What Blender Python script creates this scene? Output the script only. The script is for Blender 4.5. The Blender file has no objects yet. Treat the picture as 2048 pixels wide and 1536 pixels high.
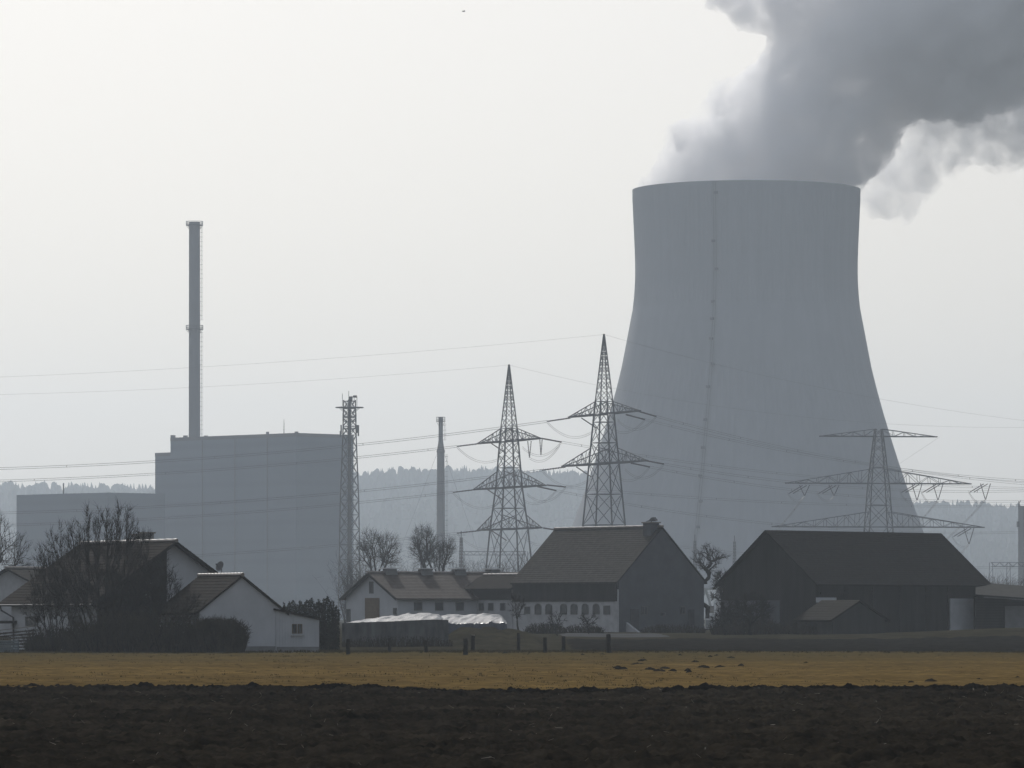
import bpy, bmesh, math, random
import numpy as np
from mathutils import Vector, Matrix

S = bpy.context.scene
COL = S.collection
R = math.radians
rnd = random.Random(7)

# ---------------------------------------------------------------- camera, sky, sun, exposure
F = 9850.0            # focal length in pixels of the 2048 px wide photograph
HC = 2.5              # eye height above the fields
HY = 1230.0           # row of the horizon
cam_d = bpy.data.cameras.new('camera')
cam = bpy.data.objects.new('camera', cam_d); COL.objects.link(cam)
cam.location = (0, 0, HC); cam.rotation_euler = (R(90), 0, 0)
cam_d.sensor_width = 36.0; cam_d.sensor_fit = 'HORIZONTAL'
cam_d.lens = F / 2048 * 36.0
cam_d.shift_y = (HY - 768) / 2048.0
cam_d.clip_start = 0.5; cam_d.clip_end = 30000
S.camera = cam

SUN_EL, SUN_AZ = R(37), R(-13)          # azimuth measured from +Y towards +X
w = bpy.data.worlds.new('World'); S.world = w; w.use_nodes = True
nt = w.node_tree; nt.nodes.clear()
sky = nt.nodes.new('ShaderNodeTexSky'); sky.sky_type = 'NISHITA'; sky.sun_disc = False
sky.sun_elevation = SUN_EL; sky.sun_rotation = SUN_AZ
sky.altitude = 400; sky.air_density = 1.0; sky.dust_density = 5.0; sky.ozone_density = 1.0
hs = nt.nodes.new('ShaderNodeHueSaturation'); hs.inputs['Saturation'].default_value = 0.7; hs.inputs['Value'].default_value = 1.98
ga = nt.nodes.new('ShaderNodeGamma'); ga.inputs['Gamma'].default_value = 0.52   # evens the glow round the hidden sun out over the sky
bg = nt.nodes.new('ShaderNodeBackground'); bg.inputs['Strength'].default_value = 0.125
wo = nt.nodes.new('ShaderNodeOutputWorld')
nt.links.new(sky.outputs[0], ga.inputs['Color']); nt.links.new(ga.outputs[0], hs.inputs['Color']); 
wb = nt.nodes.new('ShaderNodeMix'); wb.data_type = 'RGBA'; wb.blend_type = 'MULTIPLY'; wb.inputs[0].default_value = 1.0; wb.inputs[7].default_value = (1.0, 0.990, 0.985, 1)   # white balance of the camera
nt.links.new(hs.outputs[0], wb.inputs[6]); nt.links.new(wb.outputs[2], bg.inputs[0]); nt.links.new(bg.outputs[0], wo.inputs[0])

sd = Vector((math.sin(SUN_AZ) * math.cos(SUN_EL), math.cos(SUN_AZ) * math.cos(SUN_EL), math.sin(SUN_EL)))
sun_d = bpy.data.lights.new('sun', 'SUN'); sun_d.energy = 2.1; sun_d.angle = R(0.53); sun_d.color = (1, 0.965, 0.91)
sun = bpy.data.objects.new('sun', sun_d); COL.objects.link(sun); sun.location = (0, 0, 900)
sun.rotation_euler = (-sd).to_track_quat('-Z', 'Y').to_euler()

S.view_settings.view_transform = 'Standard'; S.view_settings.look = 'None'
S.view_settings.exposure = 0.0; S.view_settings.gamma = 1.0; S.view_settings.use_curve_mapping = False
S.render.engine = 'CYCLES'
S.cycles.volume_bounces = 10
S.cycles.max_bounces = 12; S.cycles.diffuse_bounces = 3; S.cycles.glossy_bounces = 3
S.cycles.volume_max_steps = 256
S.cycles.transparent_max_bounces = 16

# ---------------------------------------------------------------- helpers
def P(px, py, D):
    """world point that stands at distance D and is seen at pixel (px, py) of the 2048 px photograph"""
    return Vector(((px - 1024) / F * D, D, HC + (HY - py) / F * D))

def PX(p):
    return (1024 + F * p[0] / p[1], HY - F * (p[2] - HC) / p[1])

def smooth(a, b, t):
    t = min(1, max(0, (t - a) / (b - a))); return t * t * (3 - 2 * t)

def ground_z(x, y):
    z = 0.75 * smooth(345, 470, y)
    # earth bank beside the right-hand barn
    z += 0.75 * smooth(27, 46, x) * smooth(400, 428, y) * (1 - smooth(436, 470, y))
    return z

class MB:
    """collects boxes, bars, tubes and polygons; build() links them as ONE mesh object"""
    def __init__(s): s.v = []; s.f = []
    def add(s, vs, fs):
        n = len(s.v); s.v += [tuple(q) for q in vs]; s.f += [tuple(n + i for i in f) for f in fs]; return s
    def box(s, c, d, rz=0.0, M=None):
        m = Matrix.Rotation(rz, 3, 'Z') if M is None else M
        c = Vector(c)
        vs = [c + m @ Vector((sx * d[0] / 2, sy * d[1] / 2, sz * d[2] / 2)) for sz in (-1, 1) for sy in (-1, 1) for sx in (-1, 1)]
        return s.add(vs, [(0, 2, 3, 1), (4, 5, 7, 6), (0, 1, 5, 4), (2, 6, 7, 3), (0, 4, 6, 2), (1, 3, 7, 5)])
    def span(s, a, b):
        a, b = Vector(a), Vector(b); return s.box((a + b) / 2, b - a)
    def bar(s, a, b, w, w2=None, n=4):
        return s.tube([a, b], [w / 2, (w if w2 is None else w2) / 2], n)
    def tube(s, pts, r, n=6, cap=True):
        pts = [Vector(p) for p in pts]
        if not isinstance(r, (list, tuple)): r = [r] * len(pts)
        base = len(s.v); m = len(pts)
        for i, p in enumerate(pts):
            d = (pts[min(i + 1, m - 1)] - pts[max(i - 1, 0)])
            if d.length < 1e-9: d = Vector((0, 0, 1))
            d.normalize()
            up = Vector((0, 0, 1)) if abs(d.z) < 0.93 else Vector((0, 1, 0))
            a = d.cross(up).normalized(); b = a.cross(d)
            for k in range(n):
                t = 2 * math.pi * (k + 0.5) / n
                s.v.append(tuple(p + (a * math.cos(t) + b * math.sin(t)) * r[i]))
        for i in range(m - 1):
            for k in range(n):
                k2 = (k + 1) % n
                s.f.append((base + i * n + k, base + i * n + k2, base + (i + 1) * n + k2, base + (i + 1) * n + k))
        if cap:
            s.f.append(tuple(base + k for k in range(n))[::-1])
            s.f.append(tuple(base + (m - 1) * n + k for k in range(n)))
        return s
    def lathe(s, prof, c=(0, 0, 0), n=24, closed=False):
        c = Vector(c); base = len(s.v); m = len(prof)
        for r, z in prof:
            for k in range(n):
                t = 2 * math.pi * k / n
                s.v.append((c.x + r * math.cos(t), c.y + r * math.sin(t), c.z + z))
        for i in range(m if closed else m - 1):
            j = (i + 1) % m
            for k in range(n):
                k2 = (k + 1) % n
                s.f.append((base + i * n + k, base + i * n + k2, base + j * n + k2, base + j * n + k))
        return s
    def prism(s, poly, ex):
        """closed prism: polygon (list of points) swept by the vector ex"""
        poly = [Vector(p) for p in poly]; ex = Vector(ex); n = len(poly)
        vs = poly + [p + ex for p in poly]
        fs = [tuple(range(n))[::-1], tuple(range(n, 2 * n))] + [(i, (i + 1) % n, n + (i + 1) % n, n + i) for i in range(n)]
        return s.add(vs, fs)
    def build(s, name, mat, parent=None, smooth=False, loc=None):
        me = bpy.data.meshes.new(name); me.from_pydata(s.v, [], s.f); me.materials.append(mat)
        bm = bmesh.new(); bm.from_mesh(me); bmesh.ops.recalc_face_normals(bm, faces=bm.faces); bm.to_mesh(me); bm.free()
        if smooth:
            me.polygons.foreach_set('use_smooth', [True] * len(me.polygons))
        o = bpy.data.objects.new(name, me); COL.objects.link(o)
        if parent is not None: o.parent = parent
        if loc is not None: o.location = loc
        return o

def tag(o, label=None, cat=None, group=None, kind=None):
    for k, v in (('label', label), ('category', cat), ('group', group), ('kind', kind)):
        if v: o[k] = v
    return o

def thing(name, label, cat, loc, rz=0.0, group=None):
    o = bpy.data.objects.new(name, None); COL.objects.link(o)
    o.empty_display_size = 0.3
    o.location = loc; o.rotation_euler = (0, 0, rz)
    return tag(o, label, cat, group)

def inv(root):
    return (Matrix.Translation(root.location) @ root.rotation_euler.to_matrix().to_4x4()).inverted()

def copy_tree(o, parent=None):
    c = o.copy(); COL.objects.link(c); c.parent = parent
    for ch in list(o.children): copy_tree(ch, c)
    return c

def hit(root, axis, val, px, py):
    """local point where the sight line of pixel (px,py) meets the plane local[axis] == val"""
    M = inv(root); o = M @ Vector((0, 0, HC)); d = (M @ P(px, py, 1000.0)) - o
    t = (val - o[axis]) / d[axis]
    return o + d * t

# ---------------------------------------------------------------- materials
def mat(name, col, rough=0.85, var=0.25, scale=1.0, bump=0.0, bscale=None, spec=0.3, col2=None, stretch=(1, 1, 1), metal=0.0, bdist=0.05, detail=6.0):
    m = bpy.data.materials.new(name); m.use_nodes = True
    t = m.node_tree; b = t.nodes['Principled BSDF']
    b.inputs['Roughness'].default_value = rough; b.inputs['Specular IOR Level'].default_value = spec
    b.inputs['Metallic'].default_value = metal
    tc = t.nodes.new('ShaderNodeTexCoord'); mp = t.nodes.new('ShaderNodeMapping'); mp.inputs['Scale'].default_value = stretch
    t.links.new(tc.outputs['Object'], mp.inputs[0])
    n = t.nodes.new('ShaderNodeTexNoise'); n.inputs['Scale'].default_value = scale; n.inputs['Detail'].default_value = detail; n.inputs['Roughness'].default_value = 0.62
    t.links.new(mp.outputs[0], n.inputs['Vector'])
    r = t.nodes.new('ShaderNodeValToRGB'); r.color_ramp.elements[0].position = 0.3; r.color_ramp.elements[1].position = 0.7
    c = Vector(col); c2 = Vector(col2) if col2 else c * (1 + var)
    c1 = c if col2 else c * (1 - var)
    r.color_ramp.elements[0].color = (*c1, 1); r.color_ramp.elements[1].color = (*c2, 1)
    t.links.new(n.outputs['Fac'], r.inputs[0]); t.links.new(r.outputs[0], b.inputs['Base Color'])
    if bump:
        nb = t.nodes.new('ShaderNodeTexNoise'); nb.inputs['Scale'].default_value = bscale or scale * 4; nb.inputs['Detail'].default_value = 5
        t.links.new(mp.outputs[0], nb.inputs['Vector'])
        bp = t.nodes.new('ShaderNodeBump'); bp.inputs['Strength'].default_value = bump; bp.inputs['Distance'].default_value = bdist
        t.links.new(nb.outputs['Fac'], bp.inputs['Height']); t.links.new(bp.outputs[0], b.inputs['Normal'])
    return m

def striped(m, axis, freq, amount, color=True, bump=0.0, bdist=0.05, prof='SIN'):
    """adds regular stripes (boards, ribs, panels) along a local axis to a mat() material"""
    t = m.node_tree; b = t.nodes['Principled BSDF']
    tc = t.nodes.new('ShaderNodeTexCoord'); wv = t.nodes.new('ShaderNodeTexWave'); wv.bands_direction = axis; wv.wave_profile = prof
    wv.inputs['Scale'].default_value = freq; wv.inputs['Distortion'].default_value = 0.0
    t.links.new(tc.outputs['Object'], wv.inputs[0])
    src = b.inputs['Base Color'].links[0].from_socket
    if color:
        mr = t.nodes.new('ShaderNodeMapRange'); mr.inputs['To Min'].default_value = 1 - amount; mr.inputs['To Max'].default_value = 1.0
        mr.inputs['From Min'].default_value = 0.0; mr.inputs['From Max'].default_value = 0.35
        t.links.new(wv.outputs['Fac'], mr.inputs[0])
        mx = t.nodes.new('ShaderNodeMix'); mx.data_type = 'RGBA'; mx.blend_type = 'MULTIPLY'; mx.inputs[0].default_value = 1
        t.links.new(src, mx.inputs[6]); t.links.new(mr.outputs[0], mx.inputs[7]); t.links.new(mx.outputs[2], b.inputs['Base Color'])
    if bump:
        bp = t.nodes.new('ShaderNodeBump'); bp.inputs['Strength'].default_value = bump; bp.inputs['Distance'].default_value = bdist
        if b.inputs['Normal'].links: t.links.new(b.inputs['Normal'].links[0].from_socket, bp.inputs['Normal'])
        t.links.new(wv.outputs['Fac'], bp.inputs['Height']); t.links.new(bp.outputs[0], b.inputs['Normal'])
    return m

M = {}
M['grass'] = mat('rough_grass', (0.018, 0.0168, 0.0115), 0.95, scale=0.35, col2=(0.048, 0.043, 0.028), bump=0.6, bscale=3, spec=0.0)
M['soil'] = mat('ploughed_soil', (0.0078, 0.0066, 0.0050), 0.9, scale=1.6, col2=(0.036, 0.030, 0.0215), bump=0.5, bscale=9, spec=0.0, bdist=0.03)
M['straw'] = mat('straw_stubble', (0.066, 0.045, 0.0165), 0.9, scale=1.1, col2=(0.172, 0.115, 0.042), bump=0.7, bscale=7, spec=0.0, stretch=(0.35, 1.0, 1.0))
M['hill'] = mat('hill_ground', (0.006, 0.008, 0.006), 1.0, scale=0.01, spec=0.0)
M['conifer'] = mat('far_conifers', (0.006, 0.008, 0.006), 1.0, scale=0.02, spec=0.0)
M['concrete'] = mat('tower_concrete', (0.283, 0.297, 0.32), 0.9, scale=0.03, var=0.06, spec=0.2)
M['steel'] = mat('galvanised_steel', (0.055, 0.058, 0.062), 0.75, scale=0.5, var=0.15, spec=0.15)
M['dark_steel'] = mat('dark_steel', (0.06, 0.062, 0.065), 0.6, scale=1.0, var=0.2)

def big_patches(m, scale, lo, hi, stretch=(1, 1, 1)):
    t = m.node_tree; b = t.nodes['Principled BSDF']; src = b.inputs['Base Color'].links[0].from_socket
    tc = t.nodes.new('ShaderNodeTexCoord'); mp = t.nodes.new('ShaderNodeMapping'); mp.inputs['Scale'].default_value = stretch
    n = t.nodes.new('ShaderNodeTexNoise'); n.inputs['Scale'].default_value = scale; n.inputs['Detail'].default_value = 3
    r = t.nodes.new('ShaderNodeMapRange'); r.inputs['From Min'].default_value = .35; r.inputs['From Max'].default_value = .65; r.inputs['To Min'].default_value = lo; r.inputs['To Max'].default_value = hi
    mx = t.nodes.new('ShaderNodeMix'); mx.data_type = 'RGBA'; mx.blend_type = 'MULTIPLY'; mx.inputs[0].default_value = 1
    t.links.new(tc.outputs['Object'], mp.inputs[0]); t.links.new(mp.outputs[0], n.inputs['Vector']); t.links.new(n.outputs['Fac'], r.inputs[0])
    t.links.new(src, mx.inputs[6]); t.links.new(r.outputs[0], mx.inputs[7]); t.links.new(mx.outputs[2], b.inputs['Base Color'])
def greener(m, col, y0, y1, amount):
    """mixes the far part of the stubble towards a duller, greener tone"""
    t = m.node_tree; b = t.nodes['Principled BSDF']; src = b.inputs['Base Color'].links[0].from_socket
    tc = t.nodes.new('ShaderNodeTexCoord'); sp = t.nodes.new('ShaderNodeSeparateXYZ'); t.links.new(tc.outputs['Object'], sp.inputs[0])
    n = t.nodes.new('ShaderNodeTexNoise'); n.inputs['Scale'].default_value = .05; n.inputs['Detail'].default_value = 4; t.links.new(tc.outputs['Object'], n.inputs['Vector'])
    a = t.nodes.new('ShaderNodeMath'); a.operation = 'MULTIPLY_ADD'; a.inputs[1].default_value = 90; t.links.new(n.outputs['Fac'], a.inputs[0]); t.links.new(sp.outputs['Y'], a.inputs[2])
    r = t.nodes.new('ShaderNodeMapRange'); r.interpolation_type = 'SMOOTHSTEP'; r.inputs['From Min'].default_value = y0 + 45; r.inputs['From Max'].default_value = y1 + 45; r.inputs['To Max'].default_value = amount
    t.links.new(a.outputs[0], r.inputs[0]); mx = t.nodes.new('ShaderNodeMix'); mx.data_type = 'RGBA'; mx.inputs[7].default_value = (*col, 1)
    t.links.new(r.outputs[0], mx.inputs[0]); t.links.new(src, mx.inputs[6]); t.links.new(mx.outputs[2], b.inputs['Base Color'])
big_patches(M['soil'], .12, .70, 1.2, (.5, 1, 1)); big_patches(M['straw'], .10, .84, 1.12, (.4, 1, 1)); greener(M['straw'], (.062, .052, .024), 205, 330, .75)

# ---------------------------------------------------------------- value noise for terrain
class VN:
    def __init__(s, seed): s.t = np.random.RandomState(seed).rand(256, 256).astype(np.float32)
    def __call__(s, x, y):
        xi = np.floor(x).astype(np.int64); yi = np.floor(y).astype(np.int64); fx = x - xi; fy = y - yi
        fx = fx * fx * (3 - 2 * fx); fy = fy * fy * (3 - 2 * fy); a = xi & 255; b = yi & 255; a1 = (a + 1) & 255; b1 = (b + 1) & 255
        t = s.t
        return (t[a, b] * (1 - fx) + t[a1, b] * fx) * (1 - fy) + (t[a, b1] * (1 - fx) + t[a1, b1] * fx) * fy - 0.5

def grid_obj(name, xs, ys, zf, m, mask=None, smooth=True):
    X, Y = np.meshgrid(np.asarray(xs, float), np.asarray(ys, float)); Z = zf(X, Y)
    if callable(mask): X, Y = mask(X, Y)
    co = np.stack([X, Y, Z], -1).reshape(-1, 3).astype(np.float32); ny, nx = X.shape
    i = np.arange((ny - 1) * (nx - 1)); a = (i // (nx - 1)) * nx + i % (nx - 1)
    q = np.stack([a, a + 1, a + nx + 1, a + nx], -1).astype(np.int32)
    me = bpy.data.meshes.new(name); me.vertices.add(len(co)); me.vertices.foreach_set('co', co.ravel())
    me.loops.add(q.size); me.loops.foreach_set('vertex_index', q.ravel())
    me.polygons.add(len(q)); me.polygons.foreach_set('loop_start', np.arange(0, q.size, 4, dtype=np.int32))
    me.update(calc_edges=True); me.materials.append(m)
    if smooth: me.polygons.foreach_set('use_smooth', np.ones(len(q), bool))
    o = bpy.data.objects.new(name, me); COL.objects.link(o); return o

GZ = np.vectorize(ground_z)
N1, N2, N3, N4 = VN(1), VN(2), VN(3), VN(4)

# ---------------------------------------------------------------- the setting
def ss(a, b, t):
    t = np.clip((t - a) / (b - a), 0, 1); return t * t * (3 - 2 * t)

xs = np.concatenate([np.linspace(-2400, -90, 24), np.arange(-85, 86, 2.5), np.linspace(90, 2400, 24)])
ys = np.concatenate([np.array([-150, -60, 0, 60, 150, 250]), np.arange(300, 560, 2.5), np.linspace(560, 1500, 30), np.linspace(1600, 7600, 30)])
def zg(X, Y):
    z = GZ(X, Y) + 0.10 * N1(X * 0.2, Y * 0.2) * (Y > 335) - 0.16 * (Y < 336)
    return z
tag(grid_obj('ground', xs, ys, zg, M['grass']), kind='structure')

def soil_z(X, Y):
    z = 0.20 * N1(X * 0.05, Y * 0.05) + 0.10 * N2(X * 0.18 + 9, Y * 0.35) + 0.06 * N3(X * 0.5, Y * 1.3 + 3)
    z += 0.10 * np.clip(N4(X * 2.3 + 5, Y * 2.2) - .08, 0, 1) * 2 + 0.10 * np.clip(N2(X * 5.1, Y * 3.1 + 7), -.15, 1) + 0.09 * N1(X * 9.7, Y * 4.1) + 0.05 * N3(X * 17.0, Y * 4.9)
    z += 0.30 * np.clip(N4(X * 1.3 + 2, Y * 1.1 + 6) - .24, 0, 1)
    z += 0.08 * np.sin(Y * 2.9 + 0.12 * X + 3 * N2(X * 0.1, Y * 0.1))           # plough furrows
    e = ss(-9, -1, Y - field_edge(X)); z += 0.04 * e + 0.16 * e * np.clip(N3(X * 1.3 + 4, Y * 0.5) + 0.1, 0, 1)
    return z - 0.02
xs = np.concatenate([np.arange(-60, -19, 0.5), np.arange(-19, 19.01, 0.032), np.arange(19.5, 61, 0.5)])
ys = np.concatenate([np.arange(-40, 72, 4.0), np.arange(72, 168, 0.10)])
def field_edge(X):
    return 156.5 + 2.2 * N1(X * 0.13, X * 0 + 3.3) + 1.2 * N2(X * 0.7, X * 0) + 8.5 * ss(1, -9, X) + 1.5 * ss(4, 16, X)
def soil_edge(X, Y):
    return X, np.minimum(Y, field_edge(X) + (Y - 168) * 0.02)
tag(grid_obj('ploughed_field', xs, ys, soil_z, M['soil'], mask=soil_edge), kind='structure')

def straw_z(X, Y):
    return 0.03 + 0.10 * N1(X * 0.05, Y * 0.03) + 0.05 * N2(X * 0.6, Y * 0.25) + 0.07 * N3(X * 2.2, Y * 1.1) + 0.06 * N4(X * 4.2, Y * 1.9)
xs = np.concatenate([np.arange(-90, -42, 2.0), np.arange(-42, 42.01, 0.16), np.arange(44, 91, 2.0)])
ys = np.arange(149, 337, 0.35)
def straw_edge(X, Y):
    e = 329 + 5 * N1(X * 0.06, X * 0 + 8.1) + 1.6 * N2(X * 0.5, X * 0) - 14 * ss(12, 40, X) - 9 * ss(-12, -40, X)
    return X, np.maximum(np.minimum(Y, e + (Y - 337) * 0.02), field_edge(X) - .8 + (Y - 149) * 0.02)
tag(grid_obj('straw_field', xs, ys, straw_z, M['straw'], mask=straw_edge), kind='structure')

# hills with a conifer forest far behind the plant
def hill_z(X, Y):
    px = 1024 + F * X / Y
    crest = np.interp(px, [-3000, 0, 300, 500, 720, 870, 1100, 1400, 1700, 1850, 2048, 5000], [990, 1004, 1002, 990, 982, 974, 980, 990, 1022, 1040, 1048, 1048])
    h = (HY - crest) / F * 5400
    prof = ss(3700, 5400, Y) * (1 - 0.35 * ss(5600, 6800, Y))
    return -1 + h * prof + 8 * N1(X * 0.006, Y * 0.006) * prof
tag(grid_obj('hills', np.linspace(-2300, 2300, 180), np.linspace(3650, 6900, 90), hill_z, M['hill']), kind='structure')
mb = MB(); fr = random.Random(3)
def far_tree(x, y, h, r):
    z = float(hill_z(np.array([[x]]), np.array([[y]]))[0, 0]) - 1
    n = 6; base = len(mb.v); a0 = fr.random() * 6
    rings = ((0.12, 0.75), (0.2, 1.0), (0.5, 0.62), (0.55, 0.75), (0.8, 0.26), (1.0, 0.02)) if fr.random() < 0.7 else ((0.1, 0.5), (0.35, 1.0), (0.7, 1.05), (0.9, 0.7), (0.97, 0.4), (1.0, 0.1))
    for hh, rr in rings:
        for k in range(n):
            t = a0 + 2 * math.pi * k / n; q = r * rr * fr.uniform(0.75, 1.25)
            mb.v.append((x + q * math.cos(t), y + q * math.sin(t), z + h * hh))
    for i in range(len(rings) - 1):
        for k in range(n):
            mb.f.append((base + i * n + k, base + i * n + (k + 1) % n, base + (i + 1) * n + (k + 1) % n, base + (i + 1) * n + k))
for i in range(5600):
    y = fr.uniform(3750, 5900) if i < 3400 else fr.uniform(5250, 5500)
    x = fr.uniform(-1, 1) * 0.125 * y
    far_tree(x, y, fr.uniform(13, 25), fr.uniform(3.2, 5.5))
tag(mb.build('hill_forest', M['conifer']), 'hazy conifer forest covering the far hills', 'forest', kind='stuff')
# ---------------------------------------------------------------- cooling tower and its steam
TD = 1850.0; TCX = (1492.6 - 1024) / F * TD; MPX = TD / F
ty = [362, 384, 463.7, 537.9, 587.4, 636.8, 686.3, 735.8, 785.2, 834.7, 884.2, 933.6, 983.1, 1032.6, 1100, 1178]
tr = [228.2, 228, 224.3, 221.1, 222.6, 228.8, 237.5, 249, 261, 275, 290.0, 306, 322.5, 341, 366, 396]
RIM = 162.1
def zy(y): return HC + (HY - y) * MPX
def tower_r(z):
    zs = [zy(y) for y in ty][::-1]; zs[-1] = RIM
    return float(np.interp(z, zs, [r * MPX for r in tr][::-1]))
t = thing('cooling_tower', 'huge hazy grey concrete cooling tower with steam rising from its rim', 'cooling tower', (TCX, TD, 0.7))
zz = np.linspace(zy(1178), RIM, 90)
rr = np.array([tower_r(z) for z in zz]); k = np.ones(7) / 7; rp = np.pad(rr, 3, mode='reflect', reflect_type='odd'); rr = np.convolve(rp, k, 'valid'); rr = np.convolve(np.pad(rr, 3, mode='reflect', reflect_type='odd'), k, 'valid')
m = M['concrete']
nt_ = m.node_tree; b_ = nt_.nodes['Principled BSDF']
# formwork rings and slim vertical streaks of weathering
tc_ = nt_.nodes.new('ShaderNodeTexCoord'); mp_ = nt_.nodes.new('ShaderNodeMapping'); mp_.inputs['Scale'].default_value = (0.35, 0.35, 0.012)
nz_ = nt_.nodes.new('ShaderNodeTexNoise'); nz_.inputs['Scale'].default_value = 1.0; nz_.inputs['Detail'].default_value = 4
rg_ = nt_.nodes.new('ShaderNodeMapRange'); rg_.inputs['From Min'].default_value = 0.3; rg_.inputs['From Max'].default_value = 0.7; rg_.inputs['To Min'].default_value = 0.95; rg_.inputs['To Max'].default_value = 1.03
mx_ = nt_.nodes.new('ShaderNodeMix'); mx_.data_type = 'RGBA'; mx_.blend_type = 'MULTIPLY'; mx_.inputs[0].default_value = 1
src = b_.inputs['Base Color'].links[0].from_socket
nt_.links.new(tc_.outputs['Object'], mp_.inputs[0]); nt_.links.new(mp_.outputs[0], nz_.inputs['Vector']); nt_.links.new(nz_.outputs['Fac'], rg_.inputs[0])
nt_.links.new(src, mx_.inputs[6]); nt_.links.new(rg_.outputs[0], mx_.inputs[7]); nt_.links.new(mx_.outputs[2], b_.inputs['Base Color'])
st_ = R(-90 - 18.4)
sx_ = nt_.nodes.new('ShaderNodeVectorMath'); sx_.operation = 'DOT_PRODUCT'; sx_.inputs[1].default_value = (math.sin(st_), -math.cos(st_), 0)
nt_.links.new(tc_.outputs['Object'], sx_.inputs[0])
nw_ = nt_.nodes.new('ShaderNodeTexNoise'); nw_.inputs['Scale'].default_value = 0.09; nw_.inputs['Detail'].default_value = 3; nt_.links.new(tc_.outputs['Object'], nw_.inputs['Vector'])
wa_ = nt_.nodes.new('ShaderNodeMath'); wa_.operation = 'MULTIPLY_ADD'; wa_.inputs[1].default_value = 2.4; wa_.inputs[2].default_value = -1.2; nt_.links.new(nw_.outputs['Fac'], wa_.inputs[0])
ad_ = nt_.nodes.new('ShaderNodeMath'); ad_.operation = 'ADD'; nt_.links.new(sx_.outputs['Value'], ad_.inputs[0]); nt_.links.new(wa_.outputs[0], ad_.inputs[1])
ab_ = nt_.nodes.new('ShaderNodeMath'); ab_.operation = 'ABSOLUTE'; nt_.links.new(ad_.outputs[0], ab_.inputs[0])
sr_ = nt_.nodes.new('ShaderNodeMapRange'); sr_.interpolation_type = 'SMOOTHSTEP'; sr_.inputs['From Min'].default_value = 0.3; sr_.inputs['From Max'].default_value = 1.7; sr_.inputs['To Min'].default_value = 0.90; sr_.inputs['To Max'].default_value = 1.0
nt_.links.new(ab_.outputs[0], sr_.inputs[0])
my_ = nt_.nodes.new('ShaderNodeMix'); my_.data_type = 'RGBA'; my_.blend_type = 'MULTIPLY'; my_.inputs[0].default_value = 1
nt_.links.new(mx_.outputs[2], my_.inputs[6]); nt_.links.new(sr_.outputs[0], my_.inputs[7]); nt_.links.new(my_.outputs[2], b_.inputs['Base Color'])
mb = MB(); NT = 432
prof = [(r, z - 0.7) for r, z in zip(rr, zz)] 
base = 0
outer = []
for i, (r, z) in enumerate(prof):
    for k in range(NT):
        a = 2 * math.pi * k / NT
        rib = 0.09 if k % 3 == 0 else 0.0
        rib *= 1 if i < len(prof) - 2 else 0
        mb.v.append(((r + rib) * math.cos(a), (r + rib) * math.sin(a), z))
for r, z in [(prof[-1][0] - 1.1, prof[-1][1]), (prof[-1][0] - 1.1, prof[-1][1] - 40), (prof[40][0] - 1.0, prof[40][1]), (prof[0][0] - 1.2, prof[0][1])]:
    for k in range(NT):
        a = 2 * math.pi * k / NT; mb.v.append((r * math.cos(a), r * math.sin(a), z))
nr = len(prof) + 4
for i in range(nr):
    j = (i + 1) % nr
    for k in range(NT):
        k2 = (k + 1) % NT; mb.f.append((i * NT + k, i * NT + k2, j * NT + k2, j * NT + k))
mb.build('shell', m, t)
mb = MB(); rb = prof[0][0]; zb = prof[0][1]
for k in range(56):
    a = 2 * math.pi * k / 56; a2 = a + math.pi / 56; a3 = a + 2 * math.pi / 56
    top = ((rb - .6) * math.cos(a2), (rb - .6) * math.sin(a2), zb + .1)
    for q in (a, a3): mb.bar(((rb + 3) * math.cos(q), (rb + 3) * math.sin(q), 0), top, 1.0)
mb.build('support_columns', m, t)
# maintenance ladder with rest landings up one meridian
mb = MB(); la = R(-90 - 18.4)
def tw(z, off, sh=0.0):
    r = float(np.interp(z, [p[1] for p in prof], [p[0] for p in prof])) + off
    return Vector((r * math.cos(la) - sh * math.sin(la), r * math.sin(la) + sh * math.cos(la), z))
zl = np.linspace(prof[0][1], prof[-1][1], 60)
for sh in (-0.45, 0.45): mb.tube([tw(z, 0.7, sh) for z in zl], 0.10, 4)

for y in (404, 498, 553, 617, 651, 690, 740, 785, 850, 905, 960, 1010, 1060):
    z = zy(y) - .7
    mb.box(tw(z, 0.9, rnd.choice((-.6, .6))), (1.1, 1.1, 1.0), la)
M['stack'] = mat('stack_concrete', (0.15, 0.155, 0.165), 0.85, scale=0.1, var=0.08)
mb.build('ladder', M['stack'], t)

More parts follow.
